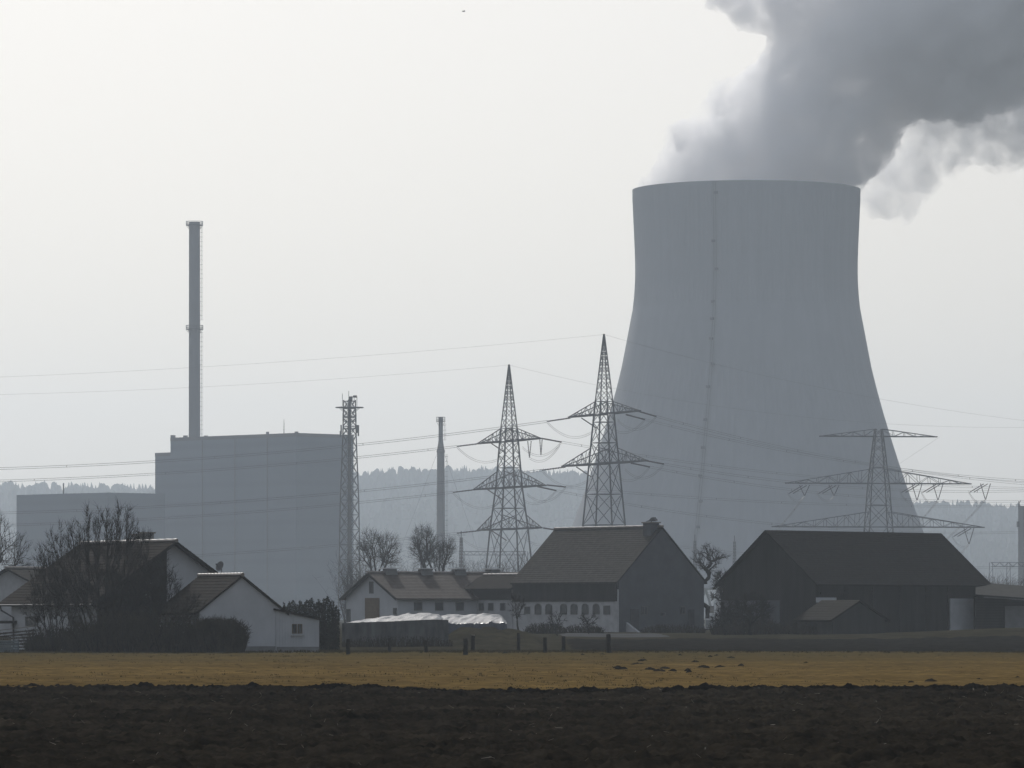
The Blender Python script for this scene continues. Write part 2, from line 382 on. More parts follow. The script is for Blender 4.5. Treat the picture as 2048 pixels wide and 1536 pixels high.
pf = random.Random(11)
mb = bmesh.new()
def puff(px, py, dz, r):
    c = P(px, py, TD + dz)
    bmesh.ops.create_icosphere(mb, subdivisions=2, radius=r, matrix=Matrix.Translation(c))
sl = [(440, 1492, 205), (400, 1492, 203), (372, 1494, 204), (350, 1512, 207), (325, 1535, 212), (300, 1560, 216), (275, 1580, 212), (250, 1602, 208), (225, 1625, 205), (200, 1647, 203), (175, 1675, 205), (150, 1708, 210), (125, 1745, 220),
      (100, 1800, 245), (75, 1850, 290), (50, 1880, 320), (25, 1905, 345), (0, 1930, 370), (-30, 1960, 380), (-70, 2000, 390), (-120, 2060, 400), (-180, 2130, 410)]
for y, cx, hw in sl:
    hwm = hw * MPX
    n = 3
    if y >= 372:      # inside the mouth of the tower
        for k in range(26):
            a = 2 * math.pi * k / 26; puff(cx + 165 * math.cos(a), y, 165 * MPX * math.sin(a), 6.0)
        puff(cx, y, 0, 31); continue
    for k in range(3):
        puff(cx + pf.uniform(-.28, .28) * hw, y + pf.uniform(-8, 8), pf.uniform(-.3, .3) * hwm, hwm * 0.62)
    for k in range(15):
        a = 2 * math.pi * (k + pf.random()) / 15
        rr_ = pf.uniform(0.13, 0.33); q = (1.0 - rr_) * pf.uniform(0.92, 1.06)
        puff(cx + q * hw * math.cos(a), y + pf.uniform(-10, 10), q * hwm * math.sin(a), hwm * rr_)
    for sgn in (-1, 1):
        for k in range(2):
            rr_ = pf.uniform(0.07, 0.17); q = (1.02 - rr_) * pf.uniform(0.96, 1.1)
            puff(cx + sgn * q * hw, y + pf.uniform(-14, 14), pf.uniform(-.3, .3) * hwm, hwm * rr_)
for px, py, r in ((1330, 335, 7), (1318, 348, 5), (1350, 318, 7), (1300, 362, 4), (1345, 345, 8), (1375, 275, 8), (1365, 290, 6), (1395, 300, 9), (1410, 245, 8), (1390, 262, 6), (1455, 205, 9), (1480, 185, 7), (1538, 130, 8), (1528, 150, 6)):
    puff(px, py, pf.uniform(-8, 8), r)
for px, py, r in ((1470, -5, 9), (1500, 10, 11), (1530, 15, 11), (1560, 8, 13), (1455, 5, 5), (1485, 28, 6), (1510, 30, 7), (1600, 5, 18), (1580, 25, 12), (1450, -30, 12), (1500, -35, 15), (1560, -40, 18), (1620, -30, 22)):
    puff(px, py, pf.uniform(-12, 12), r)
# small billows along the two edges of the plume
EL = [(1300, 366), (1322, 340), (1350, 325), (1362, 285), (1390, 258), (1418, 232), (1450, 200), (1485, 165), (1515, 138), (1538, 112), (1552, 70), (1556, 45)]
ER = [(1718, 352), (1745, 335), (1785, 298), (1812, 262), (1835, 226), (1872, 182), (1905, 152), (1950, 146), (2000, 155), (2060, 165)]
for line, sg, cnt in ((EL, 1, 95), (ER, -1, 60)):
    for i in range(cnt):
        u = pf.random() * (len(line) - 1.001); j = int(u); f = u - j
        ex_ = line[j][0] * (1 - f) + line[j + 1][0] * f; ey_ = line[j][1] * (1 - f) + line[j + 1][1] * f
        r_ = pf.choice((2.2, 2.8, 3.5, 4.5, 6.0)); puff(ex_ + sg * (r_ / MPX * .8 + pf.uniform(-6, 10)), ey_ + pf.uniform(-8, 8), pf.uniform(-16, 12), r_)
PLUME_A = mb
def fin_plume(mb, name, m, vox, seed):
    me = bpy.data.meshes.new(name); mb.to_mesh(me); mb.free(); me.materials.append(m)
    o = bpy.data.objects.new(name, me); COL.objects.link(o)
    r = o.modifiers.new('union', 'REMESH'); r.mode = 'VOXEL'; r.voxel_size = vox
    for sz, st in ((18, 8.0), (7, 7.0), (2.8, 3.5)):
        tx = bpy.data.textures.new(name + '_billow', 'CLOUDS'); tx.noise_scale = sz; tx.noise_depth = 2; tx.cloud_type = 'GRAYSCALE'
        d = o.modifiers.new('billow', 'DISPLACE'); d.texture = tx; d.texture_coords = 'GLOBAL'; d.strength = st; d.mid_level = 0.55
    return o
def plume_mat(name, dens, lo, hi, sc, g=0.35, col=(0.93, 0.94, 0.96)):
    m = bpy.data.materials.new(name); m.use_nodes = True; t = m.node_tree; t.nodes.clear()
    o = t.nodes.new('ShaderNodeOutputMaterial'); v = t.nodes.new('ShaderNodeVolumePrincipled')
    v.inputs['Color'].default_value = (*col, 1); v.inputs['Anisotropy'].default_value = g
    tc = t.nodes.new('ShaderNodeTexCoord'); n = t.nodes.new('ShaderNodeTexNoise'); n.inputs['Scale'].default_value = sc; n.inputs['Detail'].default_value = 5; n.inputs['Roughness'].default_value = 0.65
    n.inputs['Distortion'].default_value = 0.6
    r = t.nodes.new('ShaderNodeMapRange'); r.interpolation_type = 'SMOOTHSTEP'
    r.inputs['From Min'].default_value = lo; r.inputs['From Max'].default_value = hi; r.inputs['To Min'].default_value = 0.0; r.inputs['To Max'].default_value = dens
    t.links.new(tc.outputs['Object'], n.inputs['Vector']); t.links.new(n.outputs['Fac'], r.inputs[0]); t.links.new(r.outputs[0], v.inputs['Density'])
    t.links.new(v.outputs[0], o.inputs['Volume'])
    m.cycles.volume_step_rate = 0.25
    return m
o = fin_plume(mb, 'steam_plume', plume_mat('steam', 0.195, 0.345, 0.60, 0.075, 0.33, (0.993, 0.992, 1.0)), 2.6, 1)
tag(o, 'dense grey steam plume billowing out of the cooling tower to the upper right', 'steam', kind='thing')
mb = bmesh.new()
for px, py, r in ((1728, 355, 5), (1735, 372, 7), (1745, 390, 8), (1765, 385, 11), (1785, 372, 13), (1755, 362, 9), (1805, 350, 14), (1825, 330, 15), (1840, 305, 15), (1860, 280, 17), (1885, 262, 18), (1910, 245, 20), (1935, 250, 19), (1960, 235, 21),
                  (1990, 240, 20), (2015, 225, 22), (2045, 235, 20), (2075, 225, 22), (1880, 225, 16), (1905, 200, 18), (1940, 195, 20), (1975, 190, 20), (2020, 185, 20), (1845, 330, 9), (1790, 395, 7), (1735, 405, 4), (2100, 210, 24), (1850, 270, 12), (1815, 300, 10)):
    puff(px + pf.uniform(-6, 6), py + pf.uniform(-6, 6), pf.uniform(-14, 14) + 25, r * pf.uniform(0.9, 1.2))
o = fin_plume(mb, 'steam_wisp', plume_mat('thin_steam', 0.12, 0.37, 0.74, 0.10), 2.2, 2)
tag(o, 'paler thin steam wisp drifting down past the right side of the tower rim', 'steam', kind='thing')
# ---------------------------------------------------------------- power plant buildings, stacks and masts
M['cladding'] = striped(mat('grey_blue_cladding', (0.155, 0.185, 0.225), 0.7, scale=0.02, var=0.05, spec=0.3), 'Z', 0.045, 0.06)
M['pale_stack'] = mat('pale_stack', (0.20, 0.20, 0.205), 0.85, scale=0.15, var=0.1)

# turbine and reactor hall: three blocks that turn one corner towards the fields
c0 = P(593, 1230, 1750); c0.z = 0.7
t = thing('reactor_hall', 'huge hazy grey blue windowless power plant hall with stepped flat roof', 'power plant hall', c0, R(-45))
# local frame: +x runs right and away (right face), +y ... left face runs along -x'
def on_left(px):   # distance along the left face (towards image left) for a pixel column
    a = Vector((-math.cos(R(45)), math.sin(R(45)), 0)); k = (px - 1024) / F
    return (k * c0.y - c0.x) / (a.x - k * a.y)
def zt(px, py, D): return HC + (HY - py) / F * D - c0.z
M45 = inv(t)
L1, L2, L3 = on_left(341), on_left(309), on_left(33)
H1 = zt(593, 868, 1750); H2 = zt(309, 908, 1750 + L2 * .7071)
def left_vec(d): return M45.to_3x3() @ (Vector((-math.cos(R(45)), math.sin(R(45)), 0)) * d)
rv = M45.to_3x3() @ Vector((math.cos(R(45)), math.sin(R(45)), 0))
k = (707 - 1024) / F; rd = (k * c0.y - c0.x) / (math.cos(R(45)) - k * math.sin(R(45)))
def block(a, b, depth, h, name, off=0.0, z0=-0.5):
    lv = left_vec(1.0); o = rv * off
    p = [lv * a + o, lv * b + o, lv * b + o + rv * depth, lv * a + o + rv * depth]
    for q in p: q.z = z0
    mb = MB(); mb.prism(p, (0, 0, h - z0)); return mb.build(name, M['cladding'], t)
block(0, L1, rd, H1, 'main_block')
block(L1, L2, rd * .9, H2, 'side_block', 0.3)
# low annex that stands nearer, with its own corner
ca = P(216, 1230, 1735); H3 = HC + (HY - 985) / F * 1735 - c0.z
ca.z = c0.z; cal = M45 @ ca
k3 = (33 - 1024) / F; d3 = (k3 * ca.y - ca.x) / (-.7071 - k3 * .7071)
k4 = (330 - 1024) / F; d4 = (k4 * ca.y - ca.x) / (.7071 - k4 * .7071)
lv = left_vec(1.0)
p = [cal, cal + lv * d3, cal + lv * d3 + rv * d4, cal + rv * d4]
for q in p: q.z = -0.5
MB().prism(p, (0, 0, H3 + .5)).build('annex', M['cladding'], t)
mb = MB()
e = 0.5
for a, b, h, o in ((0, L1, H1, 0), (L1, L2, H2, 0.3)):
    q0, q1 = lv * a + rv * o, lv * b + rv * o
    mb.prism([q0 - rv * .12 + Vector((0, 0, h - .9)), q1 - rv * .12 + Vector((0, 0, h - .9)), q1 + rv * .3 + Vector((0, 0, h - .9)), q0 + rv * .3 + Vector((0, 0, h - .9))], (0, 0, 1.3))
q0, q1 = Vector((0, 0, H1 - .9)), rv * rd + Vector((0, 0, H1 - .9))
mb.prism([q0 + rv * .32 - lv * .12, q1 - lv * .12, q1 + lv * .3, q0 + rv * .32 + lv * .3], (0, 0, 1.3))
mb.build('parapet', M['stack'], t)
for px in (535, 470, 405):
    q0 = lv * on_left(px) - rv * .06; MB().span(q0 - Vector((.16, .16, 0)), q0 + Vector((.16, .16, H1 - 1))).build('cladding_joint', M['stack'], t)
def roof_pt(px, D, h): q = M45 @ Vector(((px - 1024) / F * D, D, c0.z)); q.z = h; return q
for px, D, w, h in ((346, 1800, 1.3, 1.1), (371, 1795, 1.2, .8), (412, 1790, 1.0, .6), (535, 1778, .8, 1.5), (593, 1775, 1.0, 1.5), (470, 1790, 1.2, .5)):
    MB().box(roof_pt(px, D, H1 + .3 + h / 2), (w, w, h)).build('roof_vent', M['stack'], t)
mb = MB(); q = roof_pt(568, 1775, H1); mb.tube([q, q + Vector((0, 0, 6.2))], [.16, .07], 5)
for dz, w in ((2.5, 1.2), (3.6, 1.0), (4.4, .7)): mb.bar(q + Vector((-w / 2, 0, dz)), q + Vector((w / 2, 0, dz)), .08)
mb.build('roof_antenna', M['steel'], t)
q = roof_pt(127, 1775, H3); MB().tube([q, q + Vector((0, 0, 4.4))], [.3, .25], 6).build('roof_mast', M['steel'], t)

def platform(mb, z, r, w, n=20):
    mb.lathe([(r - .02, z), (r + w, z), (r + w, z + .25), (r - .02, z + .25)], n=n, closed=True)
    for k in range(n // 2 * 2):
        a = 2 * math.pi * k / n
        c, s_ = math.cos(a), math.sin(a)
        mb.bar((c * (r + w - .1), s_ * (r + w - .1), z + .25), (c * (r + w - .1), s_ * (r + w - .1), z + 1.5), .13)
        if k % 2 == 0: mb.bar((c * r, s_ * r, z - 1.4), (c * (r + w - .15), s_ * (r + w - .15), z), .16)
    for dz in (.8, 1.5):
        mb.lathe([(r + w - .16, z + dz - .06), (r + w - .04, z + dz - .06), (r + w - .04, z + dz + .06), (r + w - .16, z + dz + .06)], n=n, closed=True)
    return mb
def side_ladder(mb, x, z0, z1, s=1, cage=True):
    for dy in (-.3, .3): mb.bar((x + s * .45, dy, z0), (x + s * .45, dy, z1), .1)
    z = z0
    while z < z1:
        mb.bar((x, 0, z), (x + s * .95, 0, z), .12)
        if cage: mb.bar((x + s * .95, 0, z), (x + s * .95, 0, min(z1, z + 1.7)), .09)
        z += 1.7
    return mb

# tall exhaust stack behind the hall
D = 1815; b = P(389, 1230, D); b.z = 0.7; mp = D / F; zT = HC + (HY - 444) * mp - .7
t = thing('exhaust_stack', 'tall slim grey exhaust stack with two ring platforms behind the hall', 'chimney', b)
mb = MB(); mb.lathe([(2.35, 0), (2.2, 40), (2.13, 62), (2.03, zT), (1.7, zT), (1.7, zT - 3)], n=32).build('shaft', M['stack'], t, smooth=False)
zp = HC + (HY - 659) * mp - .7; z2 = HC + (HY - 451) * mp - .7
platform(MB(), zp, 2.1, 1.15).build('platform', M['dark_steel'], t)
platform(MB(), z2, 2.05, 1.15).build('platform', M['dark_steel'], t)
mb = MB(); side_ladder(mb, 2.1, 60, zp - 1); side_ladder(mb, 2.05, zp + 3.5, z2 - .3); mb.build('ladder', M['dark_steel'], t)

# slim auxiliary chimney
D = 1700; b = P(881.5, 1230, D); b.z = 0.7; mp = D / F
def zc(y): return HC + (HY - y) * mp - .7
t = thing('slim_chimney', 'slim pale chimney with flared collar and small platform cage on top', 'chimney', b)
MB().lathe([(1.62, 0), (1.45, zc(1060)), (1.28, zc(906)), (1.45, zc(905)), (1.45, zc(902)), (1.22, zc(898)), (.9, zc(886)), (.78, zc(880)), (.74, zc(834)), (.5, zc(834)), (.5, zc(838))], n=24).build('shaft', M['pale_stack'], t)
platform(MB(), zc(843), .74, .85, 12).build('platform', M['dark_steel'], t)
mb = MB(); side_ladder(mb, 1.45, zc(1120), zc(908)); side_ladder(mb, .8, zc(880), zc(846)); mb.build('ladder', M['dark_steel'], t)
mb = MB()
for a in (35, 155, 275): mb.bar((1.3 * math.cos(R(a)), 1.3 * math.sin(R(a)), zc(905)), (26 * math.cos(R(a)), 26 * math.sin(R(a)), 0), .07)
mb.build('guy_wires', M['dark_steel'], t)

# lattice radio mast in front of the hall
D = 1350; b = P(699, 1230, D); b.z = 0.7; mp = D / F
t = thing('radio_mast', 'slim lattice radio mast with antenna drums beside the grey hall', 'radio mast', b, R(38))
def lattice(mb, lv, legw, brw, horiz=()):
    """square lattice body; lv = [(z, half width)]"""
    for (z0, w0), (z1, w1) in zip(lv[:-1], lv[1:]):
        c0_ = [(sx * w0, sy * w0, z0) for sx, sy in ((-1, -1), (1, -1), (1, 1), (-1, 1))]
        c1_ = [(sx * w1, sy * w1, z1) for sx, sy in ((-1, -1), (1, -1), (1, 1), (-1, 1))]
        for i in range(4):
            j = (i + 1) % 4
            mb.bar(c0_[i], c1_[i], legw); mb.bar(c0_[i], c1_[j], brw); mb.bar(c0_[j], c1_[i], brw)
            if z0 in horiz or z1 in horiz and False: mb.bar(c0_[i], c0_[j], brw * 1.2)
    return mb
def auto_levels(prof, k=1.8, zmin=0.9):
    zs = [p[0] for p in prof]; ws = [p[1] for p in prof]; z = zs[0]; out = []
    brk = zs[1:]
    while z < zs[-1] - .05:
        w_ = float(np.interp(z, zs, ws)); out.append((z, w_))
        nz = z + max(zmin, k * w_)
        nb = next((q for q in brk if q > z + .05), zs[-1])
        n = max(1, round((nb - z) / max(zmin, k * w_))); z = z + (nb - z) / n
    out.append((zs[-1], ws[-1])); return out
zt_ = lambda y: HC + (HY - y) * mp - .7
lv_ = auto_levels([(0, 2.25), (zt_(1000), 1.8), (zt_(870), 1.3), (zt_(800), 1.15)], 2.0)
lattice(MB(), lv_, .34, .18, [z for z, _ in lv_]).build('lattice', M['steel'], t)
mb = MB(); mb.lathe([(3.9, zt_(815) - .12), (3.9, zt_(815) + .12), (0.2, zt_(815) + .12), (.2, zt_(815) - .12)], n=16, closed=True)
for k in range(8):
    a = 2 * math.pi * k / 8; mb.bar((1.3 * math.cos(a), 1.3 * math.sin(a), zt_(826)), (3 * math.cos(a), 3 * math.sin(a), zt_(815)), .13)
for y in (834, 843, 858): 
    mb.lathe([(1.95, zt_(y)), (1.95, zt_(y) + .15), (1.2, zt_(y) + .15), (1.2, zt_(y))], n=12, closed=True)
    for k in range(12):
        a = 2 * math.pi * k / 12; mb.bar((1.9 * math.cos(a), 1.9 * math.sin(a), zt_(y)), (1.9 * math.cos(a), 1.9 * math.sin(a), zt_(y) + 1.1), .09)
mb.lathe([(1.75, zt_(803)), (1.75, zt_(803) + .15), (1.0, zt_(803) + .15), (1.0, zt_(803))], n=12, closed=True)
mb.build('platforms', M['dark_steel'], t)
mb = MB(); mb.tube([(0, 0, zt_(1150)), (0, 0, zt_(797))], .3, 8); mb.build('cable_duct', M['dark_steel'], t)
for dx, dz in ((0.1, zt_(795)), (.9, zt_(793)), (0.05, zt_(799))):
    q = Vector((dx, -dx, dz)); mb = MB(); mb.tube([q + Vector((.5, -.5, 0)), q + Vector((-.2, .2, 0))], [.36, .3], 10); mb.tube([q, q - Vector((0, 0, 1.3))], .06, 4); mb.build('antenna_drum', M['dark_steel'], t)
for x, y, y0, y1 in ((-2.3, 0, 850, 868), (2.3, .4, 850, 866), (1.9, -1.1, 850, 872), (-2.1, .8, 862, 874)):
    q = Vector((x * .79 - y * .6, -x * .61 + 0 * y, 0)); mb = MB(); mb.span((q.x - .14, q.y - .14, zt_(y1)), (q.x + .14, q.y + .14, zt_(y0))); mb.bar((q.x, q.y, zt_((y0 + y1) / 2)), (q.x * .5, q.y * .5, zt_((y0 + y1) / 2)), .1); mb.build('panel_antenna', M['steel'], t)
for x, y, h in ((-1.4, 1.4, 2.2), (1.3, 1.2, 1.5), (-1.2, -1.3, 2.8), (1.5, -1.4, 1.4)):
    MB().tube([(x, y, zt_(812)), (x, y, zt_(803) + h)], .07, 4).build('whip_antenna', M['dark_steel'], t)

# concrete stair tower at the right edge of the plant
D = 1650; b = P(2068, 1230, D); b.z = .7; mp = D / F
t = thing('vent_tower', 'pale concrete tower with a rooftop box right of the cooling tower', 'tower', b)
h = HC + (HY - 1012) * mp - .7
MB().lathe([(5.3, 0), (5.3, h), (4.8, h), (4.8, h - 1)], n=10).build('shaft', M['pale_stack'], t)
MB().span((-5.7, -1.2, h - 7), (-5.1, 1.2, h - 5.2)).build('ladder_cage', M['dark_steel'], t)
MB().span((-5.2, -.4, h), (-4.85, .4, h + 1.6)).build('rooftop_box', M['dark_steel'], t)

# ---------------------------------------------------------------- pylons
INS = mat('insulator_glaze', (0.04, 0.033, 0.03), 0.65, scale=3, var=.2, spec=.15)
WIRE = mat('aluminium_wire', (0.13, 0.13, 0.135), 0.5, scale=1, var=.1, spec=.4, metal=.4)

def pylon(name, label, px, D, rz, prof, arms, legw, brw, horiz_z=(), peak=None, vstr=()):
    b = P(px, HY, D); b.z = 0.7
    t = thing(name, label, 'pylon', b, R(rz))
    lv = auto_levels(prof, 1.75)
    hz_ = set()
    for a in arms:
        for q in (a[0], a[1]): hz_.add(min(lv, key=lambda l: abs(l[0] - q))[0])
    for q in horiz_z: hz_.add(min(lv, key=lambda l: abs(l[0] - q))[0])
    top = max(a[1] for a in arms)
    body = [l for l in lv if l[0] <= top + .2]; pk = [l for l in lv if l[0] >= top - .2]
    lattice(MB(), body, legw, brw, hz_).build('lattice_body', M['steel'], t)
    if len(pk) > 1: lattice(MB(), pk, legw * .7, brw * .8, {pk[0][0]}).build('earth_wire_peak', M['steel'], t)
    zs = [p[0] for p in prof]; ws = [p[1] for p in prof]
    for zb, zt2, half in arms:
        wb, wt = float(np.interp(zb, zs, ws)), float(np.interp(zt2, zs, ws))
        mb = MB()
        for s in (-1, 1):
            tip = Vector((s * half, 0, zb)); n = max(4, int((half - wb) / 2.6)); bl = {}
            for side in (-1, 1):
                B0 = Vector((s * wb, side * wb, zb)); T0 = Vector((s * wt, side * wt, zt2))
                tb = tip + Vector((0, side * .25, 0)); mb.bar(B0, tb, legw * 1.1); mb.bar(T0, tb, legw * .6)
                bl[side] = ([B0.lerp(tb, i / n) for i in range(n + 1)], [T0.lerp(tb, i / n) for i in range(n + 1)])
                for i in range(n):
                    b0, t0 = bl[side]
                    if i: mb.bar(b0[i], t0[i], brw * .8)
                    if i < n - 1: mb.bar(b0[i] if i % 2 else t0[i], t0[i + 1] if i % 2 else b0[i + 1], brw * .8)
            for i in range(n):
                mb.bar(bl[-1][0][i], bl[1][0][i + 1], brw * .8); mb.bar(bl[1][0][i], bl[-1][0][i + 1], brw * .8)
                if i: mb.bar(bl[-1][0][i], bl[1][0][i], brw)
        mb.build('crossarm', M['steel'], t)
    return t

def arm_world(t, x, z, y=0.0):
    return Matrix.Translation(t.location) @ t.rotation_euler.to_matrix().to_4x4() @ Vector((x, y, z))

def mk_pylon(name, label, px, D, rz, ys_arms, y_apex, out_w, legw=.30, brw=.13):
    """ys_arms: [(row of the chord, row of the upper root, half length m)], out_w: [(row, outer half width px)]"""
    mp = D / F; z = lambda y: HC + (HY - y) * mp - .7
    k = abs(math.cos(R(rz))) + abs(math.sin(R(rz)))
    prof = sorted([(z(y), w * mp / k) for y, w in out_w]); prof[0] = (0.0, prof[0][1])
    return pylon(name, label, px, D, rz, prof, [(z(a), z(b), h) for a, b, h in ys_arms], legw, brw, [z(q) for q in (1043, 1085, 1017)])

PA = mk_pylon('transmission_pylon', 'dark lattice pylon with three crossarms left of the taller twin', 1018, 1150, -67, [(882, 857, 18.6), (975, 943, 21.2), (1058, 1030, 18.8)], 729, [(1222, 57), (1058, 38), (975, 26.5), (857, 16.5), (729, .8)], .40, .17)
PB = mk_pylon('transmission_pylon', 'taller lattice pylon with two crossarms rising behind the tiled barn ridge', 1208, 1100, -67, [(828, 803, 19.2), (927, 896, 23.0)], 668, [(1222, 58), (1050, 42), (927, 29.8), (803, 17.5), (668, .8)], .40, .17)
PC = mk_pylon('transmission_pylon', 'faint broad armed pylon standing before the cooling tower foot', 1757, 1250, 9, [(873, 858, 15.3), (967, 938, 24.2), (1054, 1024, 27.6)], 858, [(1222, 40), (1054, 27), (967, 20.5), (873, 9.5), (858, 7.5)], .36, .17)
for o in (PA, PB, PC): o['group'] = 'high voltage pylons'

def string(parent, a, b, r=.16, name='insulator_string'):
    Mi = inv(parent); a, b = Mi @ a, Mi @ b; d = (b - a); n = max(4, int(d.length / .35)); mb = MB(); pts, rr_ = [], []
    for i in range(n):
        for f, q in ((0, .55), (.25, 1.0), (.5, 1.0), (.75, .55)):
            pts.append(a + d * ((i + f) / n)); rr_.append(r * q)
    mb.tube(pts, rr_, 5); return mb.build(name, INS, parent)

def parab(px0, py0, D0, a, b, end, dD=0.0, n=48, sg=-1):
    out = []
    for i in range(n + 1):
        d = end * i / n; y = py0 + a * d - b * d * d; out.append(P(px0 + sg * d, y, D0 + dD * i / n))
    return out

def bundle(pts, label, sep=.42, r=.038, start=0, spacers=9, name='conductor_bundle', group='conductors strung from the pylons'):
    mb = MB(); up = Vector((0, 0, sep / 2))
    if sep:
        mb.tube([p + up for p in pts], r, 4); mb.tube([p - up for p in pts], r, 4)
        for i in range(2, len(pts) - 1, max(2, len(pts) // spacers)): mb.bar(pts[i] - up * 1.15, pts[i] + up * 1.15, .16)
    else: mb.tube(pts, r, 4)
    o = mb.build(name, WIRE); return tag(o, label, 'power line', group)

def jumper(parent, a, b, sag, sep=.4):
    Mi = inv(parent); a, b = Mi @ a, Mi @ b; mb = MB()
    for s in (-1, 1):
        pts = [a.lerp(b, i / 14) - Vector((0, 0, sag * 4 * (i / 14) * (1 - i / 14) + s * sep / 2)) for i in range(15)]
        mb.tube(pts, .036, 4)
    return mb.build('jumper_loop', WIRE, parent)

# left-hand spans
for t, tip, a, b, lab, ex in ((PB, (1141, 836, 1117), .148, 5.2e-5, 'conductor pair sagging left from the upper arm of the taller pylon', 0),
                              (PB, (1131, 934, 1120), .138, 5e-5, 'conductor pair sagging left from the lower arm of the taller pylon', 1),
                              (PA, (961, 887, 1166), .126, 5e-5, 'conductor pair sagging left from the top arm of the three armed pylon', 2),
                              (PA, (953, 979, 1168), .123, 5e-5, 'conductor pair sagging left from the middle arm of the three armed pylon', 3),
                              (PA, (961, 1061, 1166), .117, 5e-5, 'conductor pair sagging left from the lowest arm of the three armed pylon', 4)):
    pts = parab(*tip, a, b, a / b, 14)
    i0 = 1
    s0 = P(tip[0], tip[1], tip[2]); s1 = P(tip[0] - 48, tip[1] + a * 48 - b * 48 * 48, tip[2])
    string(t, s0, s1, .2)
    bundle([s1] + pts[1:], lab, r=.055)
    jumper(t, s1, P(tip[0] + 52, tip[1] + 22, tip[2] - 18), 2.7)
    string(t, P(tip[0] + 22, tip[1], tip[2] - 8), P(tip[0] + 52, tip[1] + 20, tip[2] - 18), .15)
# right-hand spans
for t, tip, a, b, end, lab in ((PB, (1275, 822, 1083), .289, 1.3e-4, 1100, 'conductor pair falling right from the upper arm tip of the taller pylon'),
                               (PB, (1252, 829, 1090), .270, 1.3e-4, 1100, 'conductor pair falling right from inside the upper arm of the taller pylon'),
                               (PB, (1290, 921, 1078), .190, 1.45e-4, 1100, 'conductor pair running right from the lower arm tip of the taller pylon'),
                               (PB, (1262, 926, 1088), .215, 1.5e-4, 1100, 'conductor pair running right from inside the lower arm of the taller pylon'),
                               (PA, (1085, 877, 1133), .190, 9e-5, 1250, 'conductor pair running right from the top arm of the three armed pylon'),
                               (PA, (1094, 970, 1131), .105, 6.5e-5, 1250, 'conductor pair running level right from the middle arm of the three armed pylon'),
                               (PA, (1075, 973, 1136), .220, 1.3e-4, 1250, 'conductor pair dropping right from inside the middle arm of the three armed pylon'),
                               (PA, (1087, 1056, 1133), .16, 8e-5, 1250, 'conductor pair passing right behind the tiled barn from the lowest arm')):
    pts = parab(*tip, a, b, end, 160, sg=1)
    s0 = P(*tip); s1 = P(tip[0] + 38, tip[1] + a * 38 - b * 38 * 38, tip[2] + 6)
    string(t, s0, s1, .2)
    bundle([s1] + [p for p in pts[1:] if (p.x - s1.x) > 1], lab)
    jumper(t, s1, P(tip[0] - 40, tip[1] + 18, tip[2] + 14), 2.5)
bundle(parab(1208, 669, 1100, .1007, 2.5e-5, 2400, 14), 'thin earth wire running left from the peak of the taller pylon', 0, .021, name='earth_wire', group='earth wires between pylon peaks')
bundle(parab(1018, 730, 1150, .0916, 3.3e-5, 2400, 14), 'thin earth wire running left from the peak of the three armed pylon', 0, .021, name='earth_wire', group='earth wires between pylon peaks')
bundle(parab(1208, 669, 1100, .288, 9.9e-5, 1100, 160, sg=1), 'thin earth wire falling right from the peak of the taller pylon', 0, .021, name='earth_wire', group='earth wires between pylon peaks')
bundle(parab(1018, 730, 1150, .25, 1.25e-4, 1250, 160, sg=1), 'thin earth wire falling right from the peak of the three armed pylon', 0, .021, name='earth_wire', group='earth wires between pylon peaks')
# hanging V strings of the pylon with a drop line
for t, px, py, D, w, h in ((PA, 1059, 882, 1140, 7, 34), (PA, 1082, 877, 1134, 5, 34)):
    for s in (-1, 1): string(t, P(px + s * w / 2, py, D), P(px, py + h, D), .13, 'hanging_string')
jumper(PA, P(1059, 916, 1140), P(1120, 890, 1128), 2.0)
for px, py, lo in ((1834, 968, 33), (1876, 968, 33), (1971, 967, 33), (1938, 1056, 33), (1609, 970, 22), (1668, 970, 22)):
    D = 1250 + (px - 1757) * .02
    for s in (-1, 1): string(PC, P(px + s * 10, py, D), P(px, py + lo, D), .14, 'hanging_string')
    for dx, dy in ((14, -3), (22, -4)): string(PC, P(px - 18 + dx, py + 1, D), P(px - 45 + dx, py + 17, D - 8), .13)
    jumper(PC, P(px, py + lo, D), P(px - 34, py + 16, D - 8), 1.6)
i = 0
for (px, py), (qx, qy), lab in (((1971, 1000), (1780, 1150), 'slack conductor pair dropping to the switchyard from the outermost hanging string'),
                                ((1876, 1001), (1700, 1150), 'slack conductor pair dropping to the switchyard inside the outermost one'),
                                ((1938, 1089), (1820, 1155), 'slack conductor pair dropping to the switchyard from the lowest crossarm'),
                                ((1609, 992), (1470, 1120), 'slack conductor pair dropping left of the broad armed pylon')):
    a, b = P(px, py, 1250), P(qx, qy, 1480)
    bundle([a.lerp(b, k / 16) - Vector((0, 0, 5 * 4 * k / 16 * (1 - k / 16) * .5)) for k in range(17)], lab, .4, .04)
bundle([P(1879, 874, 1250).lerp(P(1750, 960, 1480), k / 12) for k in range(13)], 'thin earth wire dropping from the top arm tip of the broad armed pylon', 0, .021, name='earth_wire', group='earth wires between pylon peaks')

